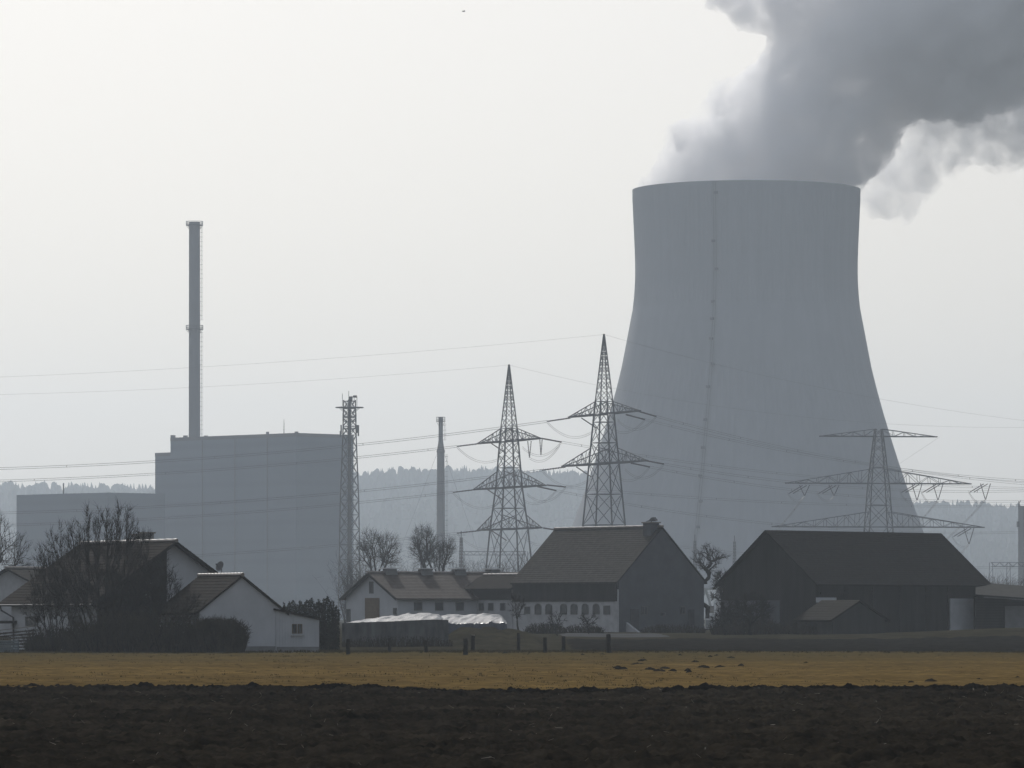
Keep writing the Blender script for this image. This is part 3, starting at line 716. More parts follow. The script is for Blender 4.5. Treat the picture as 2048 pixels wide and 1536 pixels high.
# switchyard portals and small masts
def portal(label, px0, px1, ytop, D, beam=9, nlegs=2, name='switchyard_portal'):
    mp = D / F; c = P((px0 + px1) / 2, HY, D); c.z = .7; w = (px1 - px0) * mp; zt3 = HC + (HY - ytop) * mp - .7
    t = thing(name, label, 'switchyard portal', c); bh = beam * mp
    mb = MB(); n = max(4, int(w / bh))
    for sy in (-.5, .5):
        for z in (zt3, zt3 - bh): mb.bar((-w / 2, sy, z), (w / 2, sy, z), .22)
        for i in range(n):
            x0, x1 = -w / 2 + w * i / n, -w / 2 + w * (i + 1) / n
            mb.bar((x0, sy, zt3 - (bh if i % 2 else 0)), (x1, sy, zt3 - (0 if i % 2 else bh)), .15)
    mb.build('truss_beam', M['steel'], t)
    for k in range(nlegs):
        x = -w / 2 + w * k / (nlegs - 1); mb = MB()
        for s in (-1, 1):
            mb.bar((x + s * 1.0, 0, 0), (x + s * .45, 0, zt3), .24)
        z = 0
        while z < zt3 - 2: mb.bar((x - 1 + .55 * z / zt3, 0, z), (x + 1 - .55 * (z + 2) / zt3, 0, z + 2), .14); z += 2
        mb.build('leg', M['steel'], t)
    return t
portal('lattice switchyard portal seen between the legs of the three armed pylon', 926, 1052, 1103, 1400, 7)
portal('small lattice switchyard portal beside the pale concrete tower', 1982, 2052, 1125, 1500, 8, 3)
def small_mast(px, y, D, lab, w0=.9, r=.0):
    mp = D / F; c = P(px, HY, D); c.z = .7; h = HC + (HY - y) * mp - .7
    t = thing('lightning_mast', lab, 'mast', c, R(30), 'slim masts in the switchyard')
    lv = auto_levels([(0, w0), (h * .93, .22)], 2.4); lattice(MB(), lv, .2, .1, []).build('lattice', M['steel'], t)
    MB().tube([(0, 0, h * .9), (0, 0, h)], .12, 5).build('rod', M['steel'], t)
    return t
t = small_mast(922.5, 1062, 1350, 'slim lattice mast beside the bare trees and the three armed pylon')
mb = MB(); zq = HC + (HY - 1070) * 1350 / F - .7
mb.bar((-1.3, 0, zq), (1.3, 0, zq), .15); mb.build('short_arm', M['steel'], t)
small_mast(1390, 1069, 1500, 'faint slim mast before the tower above the barn gable end', .7)
small_mast(1469, 1071, 1500, 'faint slim mast before the tower beside the large dark barn roof', .7)
bundle([P(700 + i * 22, 1097 - 2.2 * i + .06 * i * i, 1350) for i in range(11)], 'low conductor pair running left from the slim switchyard mast', .5, .05)
# ---------------------------------------------------------------- farm buildings
def tilemat(name, c1, c2, rough=0.55, spec=0.35):
    m = mat(name, c1, rough, scale=2.2, col2=c2, spec=spec, detail=8)
    return striped(m, 'X', 1.6, 0.12, True, 0.35, 0.02)
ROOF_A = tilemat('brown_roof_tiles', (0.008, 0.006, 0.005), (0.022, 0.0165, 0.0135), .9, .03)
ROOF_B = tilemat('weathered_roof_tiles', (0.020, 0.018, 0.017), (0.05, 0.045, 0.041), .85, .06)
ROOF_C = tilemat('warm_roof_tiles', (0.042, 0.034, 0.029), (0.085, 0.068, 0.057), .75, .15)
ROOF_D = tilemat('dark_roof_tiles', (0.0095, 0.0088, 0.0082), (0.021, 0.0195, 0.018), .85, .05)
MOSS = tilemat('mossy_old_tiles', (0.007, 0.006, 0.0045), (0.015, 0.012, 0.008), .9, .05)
WHITE = mat('white_render', (0.42, 0.43, 0.45), 0.9, scale=0.6, var=0.10, spec=0.2)
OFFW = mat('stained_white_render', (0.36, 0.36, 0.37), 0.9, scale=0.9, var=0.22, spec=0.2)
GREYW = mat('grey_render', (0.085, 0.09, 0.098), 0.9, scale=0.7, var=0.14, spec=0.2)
PLINTH = mat('grey_plinth', (0.17, 0.17, 0.17), 0.9, scale=1.5, var=0.15)
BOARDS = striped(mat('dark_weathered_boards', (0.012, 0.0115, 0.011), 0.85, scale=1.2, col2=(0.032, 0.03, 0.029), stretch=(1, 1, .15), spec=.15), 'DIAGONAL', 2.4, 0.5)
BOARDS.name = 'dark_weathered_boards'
WBOARDS = mat('white_boards', (0.42, 0.43, 0.45), 0.8, scale=1.0, var=0.08)
BROWN = striped(mat('brown_wood', (0.13, 0.095, 0.06), 0.8, scale=2, var=0.2), 'Z', 2.0, 0.3)
GLASS = mat('dark_window_glass', (0.035, 0.04, 0.045), 0.25, scale=1, var=.2, spec=.5)
FRAME = mat('window_frame', (0.09, 0.09, 0.09), 0.7, scale=3, var=.1)
STONE = mat('window_stone', (0.35, 0.35, 0.35), 0.9, scale=3, var=.12)
RIDGE = mat('pale_ridge_tiles', (0.16, 0.14, 0.125), 0.4, scale=3, var=.25, spec=.6)
DOORM = striped(mat('grey_door', (0.05, 0.052, 0.055), 0.8, scale=2, var=0.2), 'DIAGONAL', 3.0, 0.3)
PALEDOOR = mat('pale_sliding_door', (0.40, 0.41, 0.43), 0.85, scale=.8, var=.12)

def gable_house(name, label, cat, apx, apy, D, rz, L, W, eave, zb, roofm, wallm, oh=0.45, ov=0.45, course=0.34, th=0.16, group=None, ridge_part=True, wall=True):
    """gable plane is local x = 0 (facing +x), the house runs to x = -L; apex of the near verge is seen at (apx, apy)"""
    A = P(apx, apy, D); c, s = math.cos(R(rz)), math.sin(R(rz))
    t = thing(name, label, cat, (A.x - c * oh, A.y - s * oh, zb), R(rz), group)
    zr = A.z - zb; ze = eave - zb; slope = (zr - ze) / (W / 2 + ov)
    zw = zr - slope * (W / 2) - th
    t['zr'], t['ze'], t['zw'], t['W'], t['L'] = zr, ze, zw, W, L
    if wall:
        MB().prism([(0, -W / 2, -.6), (0, W / 2, -.6), (0, W / 2, zw), (0, 0, zr - th - .01), (0, -W / 2, zw)], (-L, 0, 0)).build('wall', wallm, t)
    n = max(6, int(math.hypot(W / 2 + ov, zr - ze) / course)); up = []
    for i in range(n):
        for f, hh in ((0.0, 0.0), (1.0, 0.024)):
            u = (i + f) / n; up.append((u * (W / 2 + ov), zr - u * (zr - ze) + hh))
    poly = [(oh, -y, z) for y, z in up[::-1]] + [(oh, y, z) for y, z in up[1:]]
    poly += [(oh, W / 2 + ov, ze - th), (oh, 0, zr - th), (oh, -W / 2 - ov, ze - th)]
    r = MB().prism(poly, (-L - 2 * oh, 0, 0)).build('roof', roofm, t)
    if ridge_part:
        pts = [(oh + .05 - (L + 2 * oh + .1) * i / 40, 0, zr + .03 + .012 * math.sin(i * 2.1)) for i in range(41)]
        MB().tube(pts, .14, 7).build('ridge_tiles', RIDGE, r)
    return t

def plane_box(t, axis, val, sgn, pts2, depth, proud=0.0):
    """prism on a wall plane: pts2 in (along, z); sgn is the outward direction"""
    def w3(a, z, n): return (n, a, z) if axis == 0 else (a, n, z)
    return MB().prism([w3(a, z, val + sgn * proud) for a, z in pts2], Vector(w3(0, 0, sgn * depth)))

def pxrect(t, axis, val, x0, y0, x1, y1):
    a, b = hit(t, axis, val, x0, y0), hit(t, axis, val, x1, y1); k = 1 - axis
    lo, hi = sorted((a[k], b[k])); return lo, min(a.z, b.z), hi, max(a.z, b.z)

def outline(lo, z0, hi, z1, arch=0.0):
    p = [(lo, z0), (hi, z0), (hi, z1 - arch)]
    if arch:
        for i in range(1, 8):
            q = math.pi * i / 8; p.append(((lo + hi) / 2 + (hi - lo) / 2 * math.cos(q), z1 - arch + arch * math.sin(q)))
    p.append((lo, z1 - arch)); return p

def window(t, axis, val, sgn, rect, arch=0.0, fw=0.09, frame=None, mull=True, parent=None, sill=False):
    lo, z0, hi, z1 = rect; o = outline(lo, z0, hi, z1, arch)
    cx, cz = (lo + hi) / 2, (z0 + z1) / 2; sx, sz = max(.1, 1 - 2 * fw / (hi - lo)), max(.1, 1 - 2 * fw / (z1 - z0))
    inn = [(cx + (a - cx) * sx, cz + (z - cz) * sz) for a, z in o]
    def w3(a, z, n): return (n, a, z) if axis == 0 else (a, n, z)
    mb = MB(); n = len(o)
    rings = [[w3(a, z, val + sgn * .003) for a, z in o], [w3(a, z, val + sgn * .07) for a, z in o], [w3(a, z, val + sgn * .07) for a, z in inn], [w3(a, z, val + sgn * .003) for a, z in inn]]
    mb.v = [p for r in rings for p in r]
    for i in range(4):
        for k in range(n): mb.f.append((i * n + k, i * n + (k + 1) % n, (i + 1) % 4 * n + (k + 1) % n, (i + 1) % 4 * n + k))
    if mull:
        mb.add(*prism_vf([w3(cx - .035, z0 + fw * .5, val + sgn * .02), w3(cx + .035, z0 + fw * .5, val + sgn * .02), w3(cx + .035, z1 - fw * .5, val + sgn * .02), w3(cx - .035, z1 - fw * .5, val + sgn * .02)], Vector(w3(0, 0, sgn * .045))))
    f = mb.build('window', frame or FRAME, parent or t)
    plane_box(t, axis, val, sgn, [(a, z) for a, z in inn], .028, .004).build('pane', GLASS, f)
    if sill: plane_box(t, axis, val, sgn, [(lo - .12, z0 - .12), (hi + .12, z0 - .12), (hi + .12, z0 - .02), (lo - .12, z0 - .02)], .16, .003).build('sill', STONE, f)
    return f
def prism_vf(poly, ex):
    m = MB().prism(poly, ex); return m.v, m.f
def door(t, axis, val, sgn, rect, m=None, name='door', depth=.07, arch=0.0):
    return plane_box(t, axis, val, sgn, outline(*rect, arch), depth, .003).build(name, m or DOORM, t)

# -- dark house behind the bushes
H = gable_house('farm_house', 'brown roofed white farmhouse half hidden behind a bare tall shrub', 'house', 353, 1082, 340, -58, 13.2, 11.6, HC + (HY - 1206) / F * 340, 0.15, ROOF_A, WHITE, .7, .7)
W2 = H['W'] / 2
window(H, 0, 0, 1, pxrect(H, 0, 0, 290, 1165, 305, 1195)); window(H, 0, 0, 1, pxrect(H, 0, 0, 330, 1205, 345, 1235))
window(H, 1, -W2, -1, pxrect(H, 1, -W2, 52, 1233, 72, 1252)); window(H, 1, -W2, -1, pxrect(H, 1, -W2, 140, 1232, 160, 1252))
zr, ze = H['zr'], H['ze']
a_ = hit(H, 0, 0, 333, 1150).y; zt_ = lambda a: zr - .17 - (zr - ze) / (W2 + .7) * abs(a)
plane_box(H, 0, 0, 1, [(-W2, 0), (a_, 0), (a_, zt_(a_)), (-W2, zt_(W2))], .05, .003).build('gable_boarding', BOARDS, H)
for x, w_, h in ((-6.3, .55, .5), (-5.0, .6, .6)):
    c = MB().span((x - w_ / 2, .3, zr - .6), (x + w_ / 2, 1.1, zr + h)).build('chimney', PLINTH, H)
    MB().span((x - w_ / 2 - .1, .2, zr + h), (x + w_ / 2 + .1, 1.2, zr + h + .1)).build('chimney_cap', RIDGE, c)
mb = MB(); mb.tube([(-13.9, -6.62, ze - .14), (.75, -6.62, ze - .14)], .08, 6); mb.tube([(-13.3, -6.62, ze - .2), (-13.3, -6.55, ze - .5), (-12.6, -5.95, ze - 1.0), (-12.6, -5.92, .1)], .07, 6); mb.build('gutter', M['dark_steel'], H)
MB().span((-15.5, -6.9, 1.75), (-12.3, -5.75, 1.95)).span((-15.2, -6.8, 0), (-15.0, -6.6, 1.75)).build('porch_roof', BOARDS, H)
mb = MB(); ztp = H['zw']
for s in (-1, 1): mb.prism([(.62, 0, zr - .22), (.62, s * (W2 + .7), ze - .22), (.62, s * (W2 + .7), ze - .02), (.62, 0, zr - .02)], (.09, 0, 0))
mb.build('verge_board', BOARDS, H)

# -- white annexe with a boarded lean-to
G = gable_house('white_annex', 'plain white gabled annexe with a boarded lean-to and twin window', 'annexe', 485, 1150, 330, -66, 8.0, 6.0, HC + (HY - 1226) / F * 330, 0.14, ROOF_A, WHITE, .18, .35, .33)
MB().span((-7.8, -3.03, -.4), (.03, 3.02, .26)).build('plinth', PLINTH, G)
pr = pxrect(G, 0, 0, 551, 1216, 637, 1300); lo, _, hi, _ = pr
zl0 = hit(G, 0, 0, 552, 1221).z; zl1 = hit(G, 0, 0, 637, 1240).z
lt = MB().prism([(.06, lo, -.3), (.06, hi, -.3), (.06, hi, zl1), (.06, lo, zl0)], (-4.4, 0, 0)).build('lean_to_wall', WBOARDS, G)
mb = MB(); k = lo + .1
while k < hi: mb.span((.06, k - .025, .2), (.085, k + .025, zl0 + (zl1 - zl0) * (k - lo) / (hi - lo) - .02)); k += .2
mb.build('cover_strips', WBOARDS, lt)
MB().prism([(.3, lo - .15, zl0 + .04), (.3, hi + .35, zl1 - .02), (.3, hi + .35, zl1 + .09), (.3, lo - .15, zl0 + .14)], (-4.9, 0, 0)).build('lean_to_roof', ROOF_A, G)
MB().span((-4.3, lo + .05, -.3), (.1, hi + .02, .22)).build('lean_to_plinth', PLINTH, lt)
for a, b in ((584, 593), (595.5, 604)): window(G, 0, .06, 1, pxrect(G, 0, .06, a, 1248, b, 1267), 0, .05, BROWN, False, lt)
rs = pxrect(G, 0, .06, 582, 1270, 607, 1272); plane_box(G, 0, .06, 1, outline(*rs), .12, .03).build('window_sill', STONE, lt)

# -- neighbour's gable at the left edge
E = gable_house('neighbour_house', 'pale gabled house cut by the left frame edge behind the farmhouse', 'house', 12, 1136, 430, -125, 9, 9.5, HC + (HY - 1186) / F * 430, .6, ROOF_D, OFFW, .5, .5)

# -- long white cowshed
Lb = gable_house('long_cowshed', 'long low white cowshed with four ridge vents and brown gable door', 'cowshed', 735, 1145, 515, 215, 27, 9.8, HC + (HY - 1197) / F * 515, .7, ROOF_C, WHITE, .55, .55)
W2 = Lb['W'] / 2; zr = Lb['zr']
door(Lb, 0, 0, 1, pxrect(Lb, 0, 0, 731, 1196, 759, 1240), BROWN, 'gable_door')
window(Lb, 0, 0, 1, pxrect(Lb, 0, 0, 739, 1163, 747, 1187)); window(Lb, 0, 0, 1, pxrect(Lb, 0, 0, 693, 1218, 701, 1245)); window(Lb, 0, 0, 1, pxrect(Lb, 0, 0, 787, 1216, 794, 1229))
for a in (836, 878, 919): window(Lb, 1, W2, 1, pxrect(Lb, 1, W2, a - 8, 1204, a + 8, 1221), 0, .07, None, False)
for px in (779, 850, 917, 985):
    x = hit(Lb, 1, 0, px, 1145).x
    v = MB().prism([(x - .75, -.55, zr - .35), (x + .75, -.55, zr - .35), (x + .5, -.5, zr + .38), (x - .5, -.5, zr + .38)], (0, 1.1, 0)).build('ridge_vent', PLINTH, Lb)
    MB().span((x - .85, -.75, zr + .40), (x + .85, .75, zr + .5)).build('vent_cap', mat('vent_cap_white', (.5, .5, .5), .3, spec=.6), v)
mb = MB()
for s in (-1, 1): mb.prism([(.5, 0, zr - .25), (.5, s * (W2 + .5), Lb['ze'] - .25), (.5, s * (W2 + .5), Lb['ze'] - .02), (.5, 0, zr - .02)], (.09, 0, 0))
mb.build('verge_board', BOARDS, Lb)

# -- big tiled barn with the arched windows
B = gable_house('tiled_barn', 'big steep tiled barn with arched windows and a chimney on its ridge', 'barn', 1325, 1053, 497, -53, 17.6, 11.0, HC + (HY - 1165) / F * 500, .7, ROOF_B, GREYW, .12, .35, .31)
W2 = B['W'] / 2; zr, zw = B['zr'], B['zw']; Lx = B['L']
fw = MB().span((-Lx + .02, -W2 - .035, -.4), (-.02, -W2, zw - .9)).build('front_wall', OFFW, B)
zband = hit(B, 1, -W2, 1130, 1203).z
MB().span((-Lx + .01, -W2 - .16, zband), (-.25, -W2 - .036, zw - .02)).build('board_cladding', BOARDS, B)
for a in (1077, 1098.5, 1128, 1149, 1171, 1193, 1214.5):
    window(B, 1, -W2 - .035, -1, pxrect(B, 1, -W2, a - 6.5, 1207 if a < 1210 else 1211, a + 6.5, 1229), .35 if a < 1210 else 0.0, .06, FRAME, False)
window(B, 1, -W2 - .035, -1, pxrect(B, 1, -W2, 1050, 1213, 1061, 1228), 0, .06, None, False)
door(B, 0, 0, 1, pxrect(B, 0, 0, 1261, 1218, 1277, 1266)); door(B, 0, 0, 1, pxrect(B, 0, 0, 1377, 1219, 1388, 1250))
window(B, 0, 0, 1, pxrect(B, 0, 0, 1282, 1212, 1295, 1230)); window(B, 0, 0, 1, pxrect(B, 0, 0, 1360, 1213, 1370, 1229)); window(B, 0, 0, 1, pxrect(B, 0, 0, 1322, 1225, 1330, 1232), 0, .05, None, False)
x = hit(B, 1, -.4, 1303, 1058).x
c = MB().span((x - .62, -1.0, zr - 1.3), (x + .62, .1, zr + .35)).build('chimney', GREYW, B)
MB().span((x - .75, -1.12, zr + .35), (x + .75, .22, zr + .47)).build('chimney_cap', RIDGE, c)
mb = MB(); mb.prism([(x - .9, -.5, zr + .52), (x + .35, -.55, zr + .55), (x + .75, -.5, zr + .62), (x + .35, -.5, zr + .95), (x + .05, -.5, zr + .9), (x - .3, -.5, zr + .66)], (0, .35, 0)); mb.bar((x, -.4, zr + .4), (x, -.4, zr + .6), .1); mb.build('chimney_cowl', M['dark_steel'], c)
MB().span((-.4, -W2 - .2, -.3), (.04, -W2 - .037, zband)).build('corner_pilaster', OFFW, B)
st = hit(B, 0, .1, 1262, 1268)
MB().prism([(.05, st.y - .6, 0), (2.2, st.y - .6, 0), (.05, st.y - .6, 1.05)], (0, .25, 0)).build('step_cheek', OFFW, B)

# -- low wing between cowshed and barn
Wn = gable_house('low_wing', 'low white stable wing with dark boards under a hipped brown roof', 'stable', 1085, 1149, 514, -53, 9.6, 7.4, HC + (HY - 1177) / F * 512, .7, ROOF_A, OFFW, .3, .5)
W2 = Wn['W'] / 2
MB().span((-9.6, -W2 - .12, hit(Wn, 1, -W2, 980, 1200).z), (-.1, -W2 - .003, Wn['zw'])).build('board_cladding', BOARDS, Wn)
for a in (944, 963, 982, 1006): window(Wn, 1, -W2, -1, pxrect(Wn, 1, -W2, a - 5, 1206, a + 5, 1221), 0, .06, None, False)

# -- large dark barn on the right
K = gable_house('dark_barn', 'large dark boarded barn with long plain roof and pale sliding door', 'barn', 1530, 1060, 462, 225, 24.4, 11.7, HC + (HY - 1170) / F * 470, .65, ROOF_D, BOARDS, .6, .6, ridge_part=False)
W2 = K['W'] / 2
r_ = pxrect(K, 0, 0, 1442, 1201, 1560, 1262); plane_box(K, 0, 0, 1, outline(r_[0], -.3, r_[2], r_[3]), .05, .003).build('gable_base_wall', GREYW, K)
door(K, 1, W2, 1, pxrect(K, 1, W2, 1899, 1197, 1948, 1271), PALEDOOR, 'sliding_door', .12)
r_ = pxrect(K, 1, W2, 1632, 1195, 1672, 1205); plane_box(K, 1, W2, 1, outline(*r_), .06, .003).build('pale_panel', PALEDOOR, K)
for px in (1690, 1745, 1800, 1852, 1896):
    x = hit(K, 1, W2, px, 1230).x; MB().span((x - .1, W2, -.2), (x + .1, W2 + .1, K['zw'] - .1)).build('post', BOARDS, K)
mb = MB(); x0 = hit(K, 1, W2, 1640, 1230).x; x1 = hit(K, 1, W2, 1950, 1230).x
mb.span((x1, W2, K['zw'] - 1.25), (x0, W2 + .09, K['zw'] - 1.05)); mb.build('cross_beam', BOARDS, K)
# lean-to beyond its right end
mb = MB(); e0 = P(1949, 1170, 478); e1 = P(2100, 1177, 470)
Ki = inv(K)
def kw(px, py, D): return Ki @ P(px, py, D)
a0, a1 = kw(1951, 1168, 476), kw(2110, 1179, 476); b0, b1 = kw(1951, 1192, 470), kw(2110, 1203, 470)
mb.prism([a0, a1, b1, b0], (0, 0, .16)); mb.build('lean_to_roof', mat('grey_fibre_cement', (.02, .021, .021), .8, scale=1.5, var=.3, spec=.05), K)
a0, a1, b1, b0 = kw(1952, 1194, 472), kw(2110, 1205, 472), kw(2110, 1275, 472), kw(1952, 1275, 472)
ex = (K.rotation_euler.to_matrix().inverted() @ Vector((0, 5, 0)))
lw = MB().prism([a0, a1, b1, b0], ex).build('lean_to_wall', BOARDS, K)
a0, a1, b1, b0 = kw(2010, 1212, 471.6), kw(2110, 1212, 471.6), kw(2110, 1270, 471.6), kw(2010, 1270, 471.6)
MB().prism([a0, a1, b1, b0], ex * .05).build('lean_to_door', PLINTH, lw)

# -- small shed in front of it
Sh = gable_house('small_shed', 'small lean boarded shed with mossy roof standing against the dark barn', 'shed', 1721, 1200, 448, -62, 6.2, 5.6, HC + (HY - 1240) / F * 448, .55, MOSS, striped(mat('grey_shed_boards', (.02, .02, .0195), .9, scale=1.2, col2=(.04, .039, .037), stretch=(1, 1, .12)), 'Y', 3.0, .45), .25, .35, .28, ridge_part=False)
# -- sunlit tail of a house seen through the gap
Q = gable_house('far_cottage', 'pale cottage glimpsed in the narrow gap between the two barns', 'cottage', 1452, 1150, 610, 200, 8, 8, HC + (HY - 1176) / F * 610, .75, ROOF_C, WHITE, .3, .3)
window(Q, 0, 0, 1, pxrect(Q, 0, 0, 1417, 1212, 1428, 1226))
# ---------------------------------------------------------------- trees, shrubs and hedges
BARK = mat('dark_bark', (0.011, 0.0095, 0.008), 0.95, scale=3, col2=(0.026, 0.022, 0.019), spec=.05)
TWIG = mat('bare_twigs', (0.012, 0.010, 0.0085), 0.95, scale=2, col2=(0.03, 0.025, 0.021), spec=.05)
LEAFD = mat('dark_evergreen', (0.005, 0.0062, 0.004), 0.9, scale=1.2, col2=(0.014, 0.0165, 0.009), spec=.05)
DRY = mat('dry_brush', (0.022, 0.018, 0.013), 0.95, scale=1.5, col2=(0.05, 0.04, 0.028), spec=.05)

def crown_tree(name, label, px, D, lobes, seed, r0=.2, stems=1, spread=.6, sprays=5, twig_l=.55, twig_r=.012, up=.5, cat='tree', k=(4, 3, 3, 3), gnarl=.12, low=.22, tm=TWIG, group=None, tr_=1.0):
    """limbs that fork towards tips spread through the given crown lobes [(px, row, half width px, half height px, number of tips)]"""
    x = (px - 1024) / F * D; zb = ground_z(x, D); t = thing(name, label, cat, (x, D, zb), 0, group); rg = random.Random(seed); base = Vector((x, D, zb))
    tips = []
    for lx, ly, rx, ry, n in lobes:
        c = P(lx, ly, D) - base; a, b = rx / F * D, ry / F * D
        while n > 0:
            q = Vector((rg.uniform(-1, 1), rg.uniform(-1, 1), rg.uniform(-1, 1))); l = q.length
            if l > 1 or rg.random() > .25 + .75 * l: continue
            if abs(rg.gauss(0, .12)) > 1 - l + .25: continue
            tips.append(c + Vector((q.x * a, q.y * a * .9, q.z * b))); n -= 1
    tr, cr = MB(), MB()
    def curve(p, q, r1, r2, d, lvl):
        L = (q - p).length; m1 = p.lerp(q, .35) + d * L * .12; m2 = p.lerp(q, .7) + Vector((rg.gauss(0, gnarl), rg.gauss(0, gnarl), rg.gauss(0, gnarl))) * L * .5
        (tr if lvl < 2 else cr).tube([p, m1, m2, q], [r1, r1 * .85 + r2 * .15, (r1 + r2) / 2, r2], 7 if lvl == 0 else (5 if lvl < 3 else 3), cap=False)
        return (q - m2).normalized()
    def spray(p, d):
        for i in range(sprays):
            e = (d * .7 + Vector((rg.gauss(0, spread), rg.gauss(0, spread), rg.gauss(0, spread) + up))).normalized() * twig_l * rg.uniform(.5, 1.2)
            m_ = p + e * .5 + Vector((rg.gauss(0, .08), rg.gauss(0, .08), rg.gauss(0, .05) + .02)) * twig_l
            cr.tube([p, m_, p + e], [twig_r, twig_r * .75, twig_r * .35], 3, cap=False)
    def rec(p, d, ts, r, lvl):
        if len(ts) <= 2 or lvl > 7:
            for q in ts:
                dd = curve(p, q, max(r * .6, twig_r * 1.4), twig_r, d, 6); spray(q, dd); spray(p.lerp(q, .6), dd)
            return
        kk = min(k[min(lvl, len(k) - 1)], len(ts)); seeds = rg.sample(ts, kk); cl = [[] for _ in seeds]
        for q in ts: cl[min(range(kk), key=lambda i: (seeds[i] - q).length_squared)].append(q)
        for g in cl:
            if not g: continue
            c = sum(g, Vector()) / len(g); f = .5 if lvl else .62; e = p.lerp(c, f * rg.uniform(.8, 1.1)); r2 = max(twig_r * 1.5, r * (len(g) / len(ts)) ** .42)
            dd = curve(p, e, r2 * 1.12, r2, d, lvl); rec(e, dd, g, r2, lvl + 1)
    zc = min(q.z for q in tips); cen = sum(tips, Vector()) / len(tips)
    if stems == 1:
        h = max(.25 * cen.z, zc * .8) if low is None else low * cen.z * 2; top = Vector((cen.x * .25 + rg.gauss(0, .1), rg.gauss(0, .1), h)); d = curve(Vector((0, 0, -.3)), top, r0 * 1.25, r0, Vector((0, 0, 1)), 0); rec(top, d, tips, r0, 0)
    else:
        sd_ = sorted(tips, key=lambda q: q.x); m_ = len(sd_)
        for s in range(stems):
            g = sd_[s * m_ // stems:(s + 1) * m_ // stems]; u = (s + .5) / stems - .5; p = Vector((u * spread_base[0], rg.gauss(0, .15), -.2)); rec(p, Vector((u * .8, 0, 1)).normalized(), g, r0 * rg.uniform(.8, 1.15), 1)
    tr.build('trunk', BARK, t); cr.build('crown', tm, t); return t
spread_base = [1.6]
crown_tree('bare_shrub_tree', 'tall fan shaped bare shrub with many stems before the farmhouse', 205, 331, [(188, 1066, 42, 60, 75), (242, 1066, 36, 60, 75), (138, 1092, 46, 50, 62), (278, 1094, 30, 50, 45), (195, 1135, 100, 58, 190), (200, 1190, 112, 50, 260), (98, 1122, 30, 46, 30), (312, 1150, 32, 44, 40)], 5, .085, 8, .42, 5, .6, .010, .7, gnarl=.2)
spread_base = [1.2]
crown_tree('bare_shrub_tree', 'lower bare shrub spreading left of the tall fan shaped one', 110, 333, [(95, 1165, 40, 55, 100), (130, 1195, 50, 50, 130), (70, 1215, 30, 35, 50)], 8, .05, 6, .5, 5, .5, .010, .4, gnarl=.2)
crown_tree('bare_shrub_tree', 'lower bare shrub leaning right towards the white annexe', 310, 329, [(325, 1175, 40, 50, 100), (290, 1195, 50, 55, 140), (375, 1220, 40, 34, 80)], 9, .05, 6, .5, 5, .5, .010, .4, gnarl=.2)
crown_tree('bare_tree', 'bare spreading tree cut by the left frame edge', 0, 455, [(-10, 1085, 45, 60, 80), (35, 1110, 30, 50, 45), (-50, 1110, 45, 60, 50), (42, 1150, 30, 25, 24)], 12, .20, 1, .45, 4, .8, .012, .4, low=.16)
crown_tree('bare_tree', 'bare two lobed tree above the left end of the cowshed roof', 757, 690, [(743, 1088, 25, 33, 75), (774, 1100, 27, 36, 80), (725, 1112, 18, 28, 28), (760, 1125, 36, 20, 26)], 21, .26, 1, .5, 4, 1.1, .014, .25, low=.24)
crown_tree('bare_tree', 'bare round headed tree just left of the slim chimney foot', 850, 690, [(848, 1088, 29, 36, 110), (860, 1100, 26, 34, 60), (838, 1112, 20, 24, 30)], 33, .25, 1, .5, 4, 1.1, .014, .25, low=.22)
crown_tree('bare_tree', 'bare leaning tree crossing the foot of the slim chimney', 868, 700, [(893, 1096, 20, 26, 60), (882, 1112, 28, 26, 40)], 37, .2, 1, .5, 4, 1.0, .014, .2, low=.2)
crown_tree('pollard_tree', 'knobbly pollarded fruit tree in the gap between the barns', 1414, 560, [(1416, 1118, 28, 26, 42), (1437, 1113, 22, 10, 16), (1395, 1120, 16, 20, 16), (1418, 1098, 10, 12, 12)], 41, .24, 1, .6, 4, .6, .015, .1, gnarl=.32, low=.36)
crown_tree('pollard_tree', 'small gnarled fruit tree close beside the dark barn roof edge', 1447, 565, [(1445, 1158, 22, 18, 50), (1432, 1180, 16, 20, 30)], 44, .2, 1, .6, 5, .55, .02, .0, gnarl=.35, low=.3)
crown_tree('young_tree', 'slender young bare tree before the white stable wing', 1038, 440, [(1036, 1212, 20, 26, 50)], 52, .07, 1, .4, 4, .4, .012, .4, low=.25)
crown_tree('young_tree', 'dark bare fruit tree before the dark barn gable', 1502, 445, [(1500, 1212, 34, 28, 130), (1480, 1228, 24, 20, 50), (1528, 1225, 20, 22, 50)], 53, .12, 1, .5, 5, .5, .014, .2, gnarl=.25, low=.18)
crown_tree('young_tree', 'twiggy bare fruit tree left of the dark barn gable tree', 1452, 448, [(1455, 1222, 26, 26, 90), (1440, 1236, 18, 18, 40)], 54, .1, 1, .5, 5, .45, .014, .2, gnarl=.25, low=.18)
crown_tree('young_tree', 'low thin bare tree before the arched barn windows', 1178, 452, [(1176, 1240, 18, 16, 40)], 55, .05, 1, .5, 4, .35, .012, .2, low=.22)
crown_tree('young_tree', 'small bare tree between the fence and the stable wing', 1116, 440, [(1112, 1240, 20, 16, 40)], 56, .05, 1, .5, 4, .35, .012, .2, low=.22)

